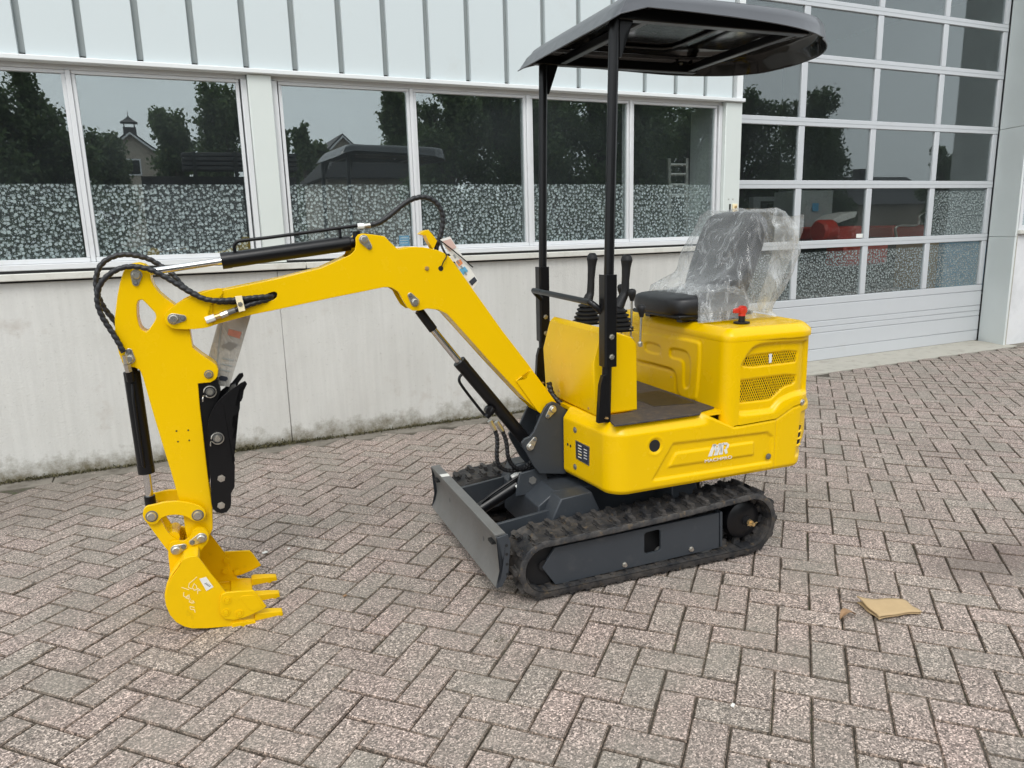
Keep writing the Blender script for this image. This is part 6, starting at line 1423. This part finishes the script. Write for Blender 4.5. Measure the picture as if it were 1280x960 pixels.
# loose top edge and corner flag of the bag
corner = [[at(962, 269, x=-.80), at(984, 271, x=-.84), at(1006, 267, x=-.90)], [at(968, 285, x=-.80), at(985, 288, x=-.86), at(1003, 289, x=-.91)], [at(966, 310, x=-.80), at(978, 320, x=-.86), at(990, 322, x=-.90)], [at(958, 345, x=-.80), at(968, 352, x=-.84), at(975, 354, x=-.87)], [at(945, 380, x=-.76), at(950, 388, x=-.80), at(955, 388, x=-.82)]]
Pc = np.zeros((40, 24, 3))
for i in range(40):
    for j in range(24):
        u, v = i / 39 * 4, j / 23 * 2; a = min(3, int(u)); b = min(1, int(v)); fu, fv = u - a, v - b
        p = Vector(corner[a][b]).lerp(Vector(corner[a + 1][b]), fu).lerp(Vector(corner[a][b + 1]).lerp(Vector(corner[a + 1][b + 1]), fu), fv)
        d = mn.noise(p * 16) * .016 + abs(mn.noise(p * 34)) * .010; Pc[i, j] = (p.x + d * .5, p.y + d, p.z + d * .4)
ob('loose_corner', grid_mesh('loose_corner', Pc, M['bag_edge'], smooth=55), None, bag)
# front flap lying over the cushion
Pf2 = np.zeros((50, 60, 3))
for i in range(50):
    for j in range(60):
        u, v = i / 49, j / 59; x = -.43 - .27 * u + .10 * (1 - u) * (1 - v) * -1.2; y = -.25 + .51 * v; edge = max(0, abs(y) - .195)
        z = 1.108 - edge * 1.9 + .035 * u * u - .01 * (1 - u); p = Vector((x, y, z)); d = mn.noise(p * 13) * .018 + abs(mn.noise(p * 28)) * .014
        Pf2[i, j] = (x + mn.noise(Vector((y * 8, 2, 3))) * .05 * (1 - u), y, max(z + d, .99))
ob('front_flap', grid_mesh('front_flap', Pf2, M['bag'], smooth=55), None, bag)

# paper tag with zip tie on the boom elbow
tg = empty('paper_tag', MO, MR); tag(tg, 'printed paper tag zip-tied to the elbow of the yellow boom', 'tag')
def quad(name, pts, y, mat, parent, th=.0012):
    bm = nbm(); prism(bm, xz(pts, y), y, y - th, 'y'); return ob(name, bm, mat, parent, 30)
quad('paper', [(550, 299.5), (562.5, 295.4), (598.2, 351.6), (591.2, 361.2)], .020, M['sticker'], tg)
quad('blue_print', [(574, 337), (581, 333), (585, 338.6), (579, 344)], .0222, M['blue'], tg, .0004)
quad('orange_print', [(570, 327), (575.5, 324), (578.6, 329), (574, 333)], .0222, M['orange'], tg, .0004)
quad('pink_band', [(553, 301.5), (563.5, 298.5), (570.5, 309), (562, 314)], .0222, simple('pale_pink_print', (.62, .42, .36), .6), tg, .0004)
quad('code_block', [(586, 352), (593, 345.8), (596.6, 350.8), (590, 357)], .0222, M['ink'], tg, .0004)
for k in range(4): quad('print_line', [(566 + k * 4.5, 319 + k * 7), (568 + k * 4.5, 317.8 + k * 7), (570.6 + k * 4.5, 322 + k * 7), (568.8 + k * 4.5, 323.2 + k * 7)], .0222, M['groove'], tg, .0004)
tubeo('zip_tie', [at(548, 299, y=.03), at(560, 308, y=.03), at(575, 320, y=.028), at(591, 334, y=.028)], .0024, M['black_matt'], tg)
tubeo('zip_tie', [at(550, 302, y=.03), at(554, 312, y=.05), at(560, 322, y=.050), at(568, 332, y=.030)], .0042, M['black_matt'], tg)
tubeo('zip_tie', [at(551, 335.5, y=.062), at(554, 328, y=.068), at(558, 320, y=.066), at(555, 313, y=.05)], .0022, M['black_matt'], tg)
# clear document sleeve behind the boom head
sv = empty('document_sleeve', MO, MR); tag(sv, 'clear plastic document sleeve hanging between boom head and black thumb', 'document sleeve')
for k, (yy, sh) in enumerate(((-.052, 0), (-.058, 1.2))):
    pts = [(272 + sh, 404), (291, 399), (313.5, 393 + sh), (301, 437), (286.6, 483.5), (275.5, 482.5), (259, 452)]
    quad('sleeve_sheet', pts, yy, M['sleeve'] if k == 0 else simple('aged_paper', (.64, .61, .55), .7, var=.15, vscale=30), sv, .0012)
quad('red_print', [(286, 411), (302, 415), (299.5, 423.5), (284.5, 418.5)], -.0505, simple('faded_red_print', (.50, .20, .14), .6, var=.3, vscale=90), sv, .0004)
quad('warning_print', [(276, 433), (287, 427), (298, 431), (288, 438.5)], -.0505, simple('faded_grey_print', (.24, .23, .21), .6), sv, .0004)
quad('fold', [(276, 405), (277.4, 405), (271.5, 455), (270.4, 455)], -.0505, M['groove'], sv, .0004)
for k in range(3): quad('print_line', [(277 - k, 447 + k * 7), (292 - k * 2, 450 + k * 7), (291.8 - k * 2, 451.4 + k * 7), (276.8 - k, 448.4 + k * 7)], -.0505, M['groove'], sv, .0004)
quad('sleeve_eyelet', [(273, 472), (276, 469.5), (284, 471), (285, 474), (282, 476.5), (274, 475)], -.0500, M['ink'], sv, .0006)
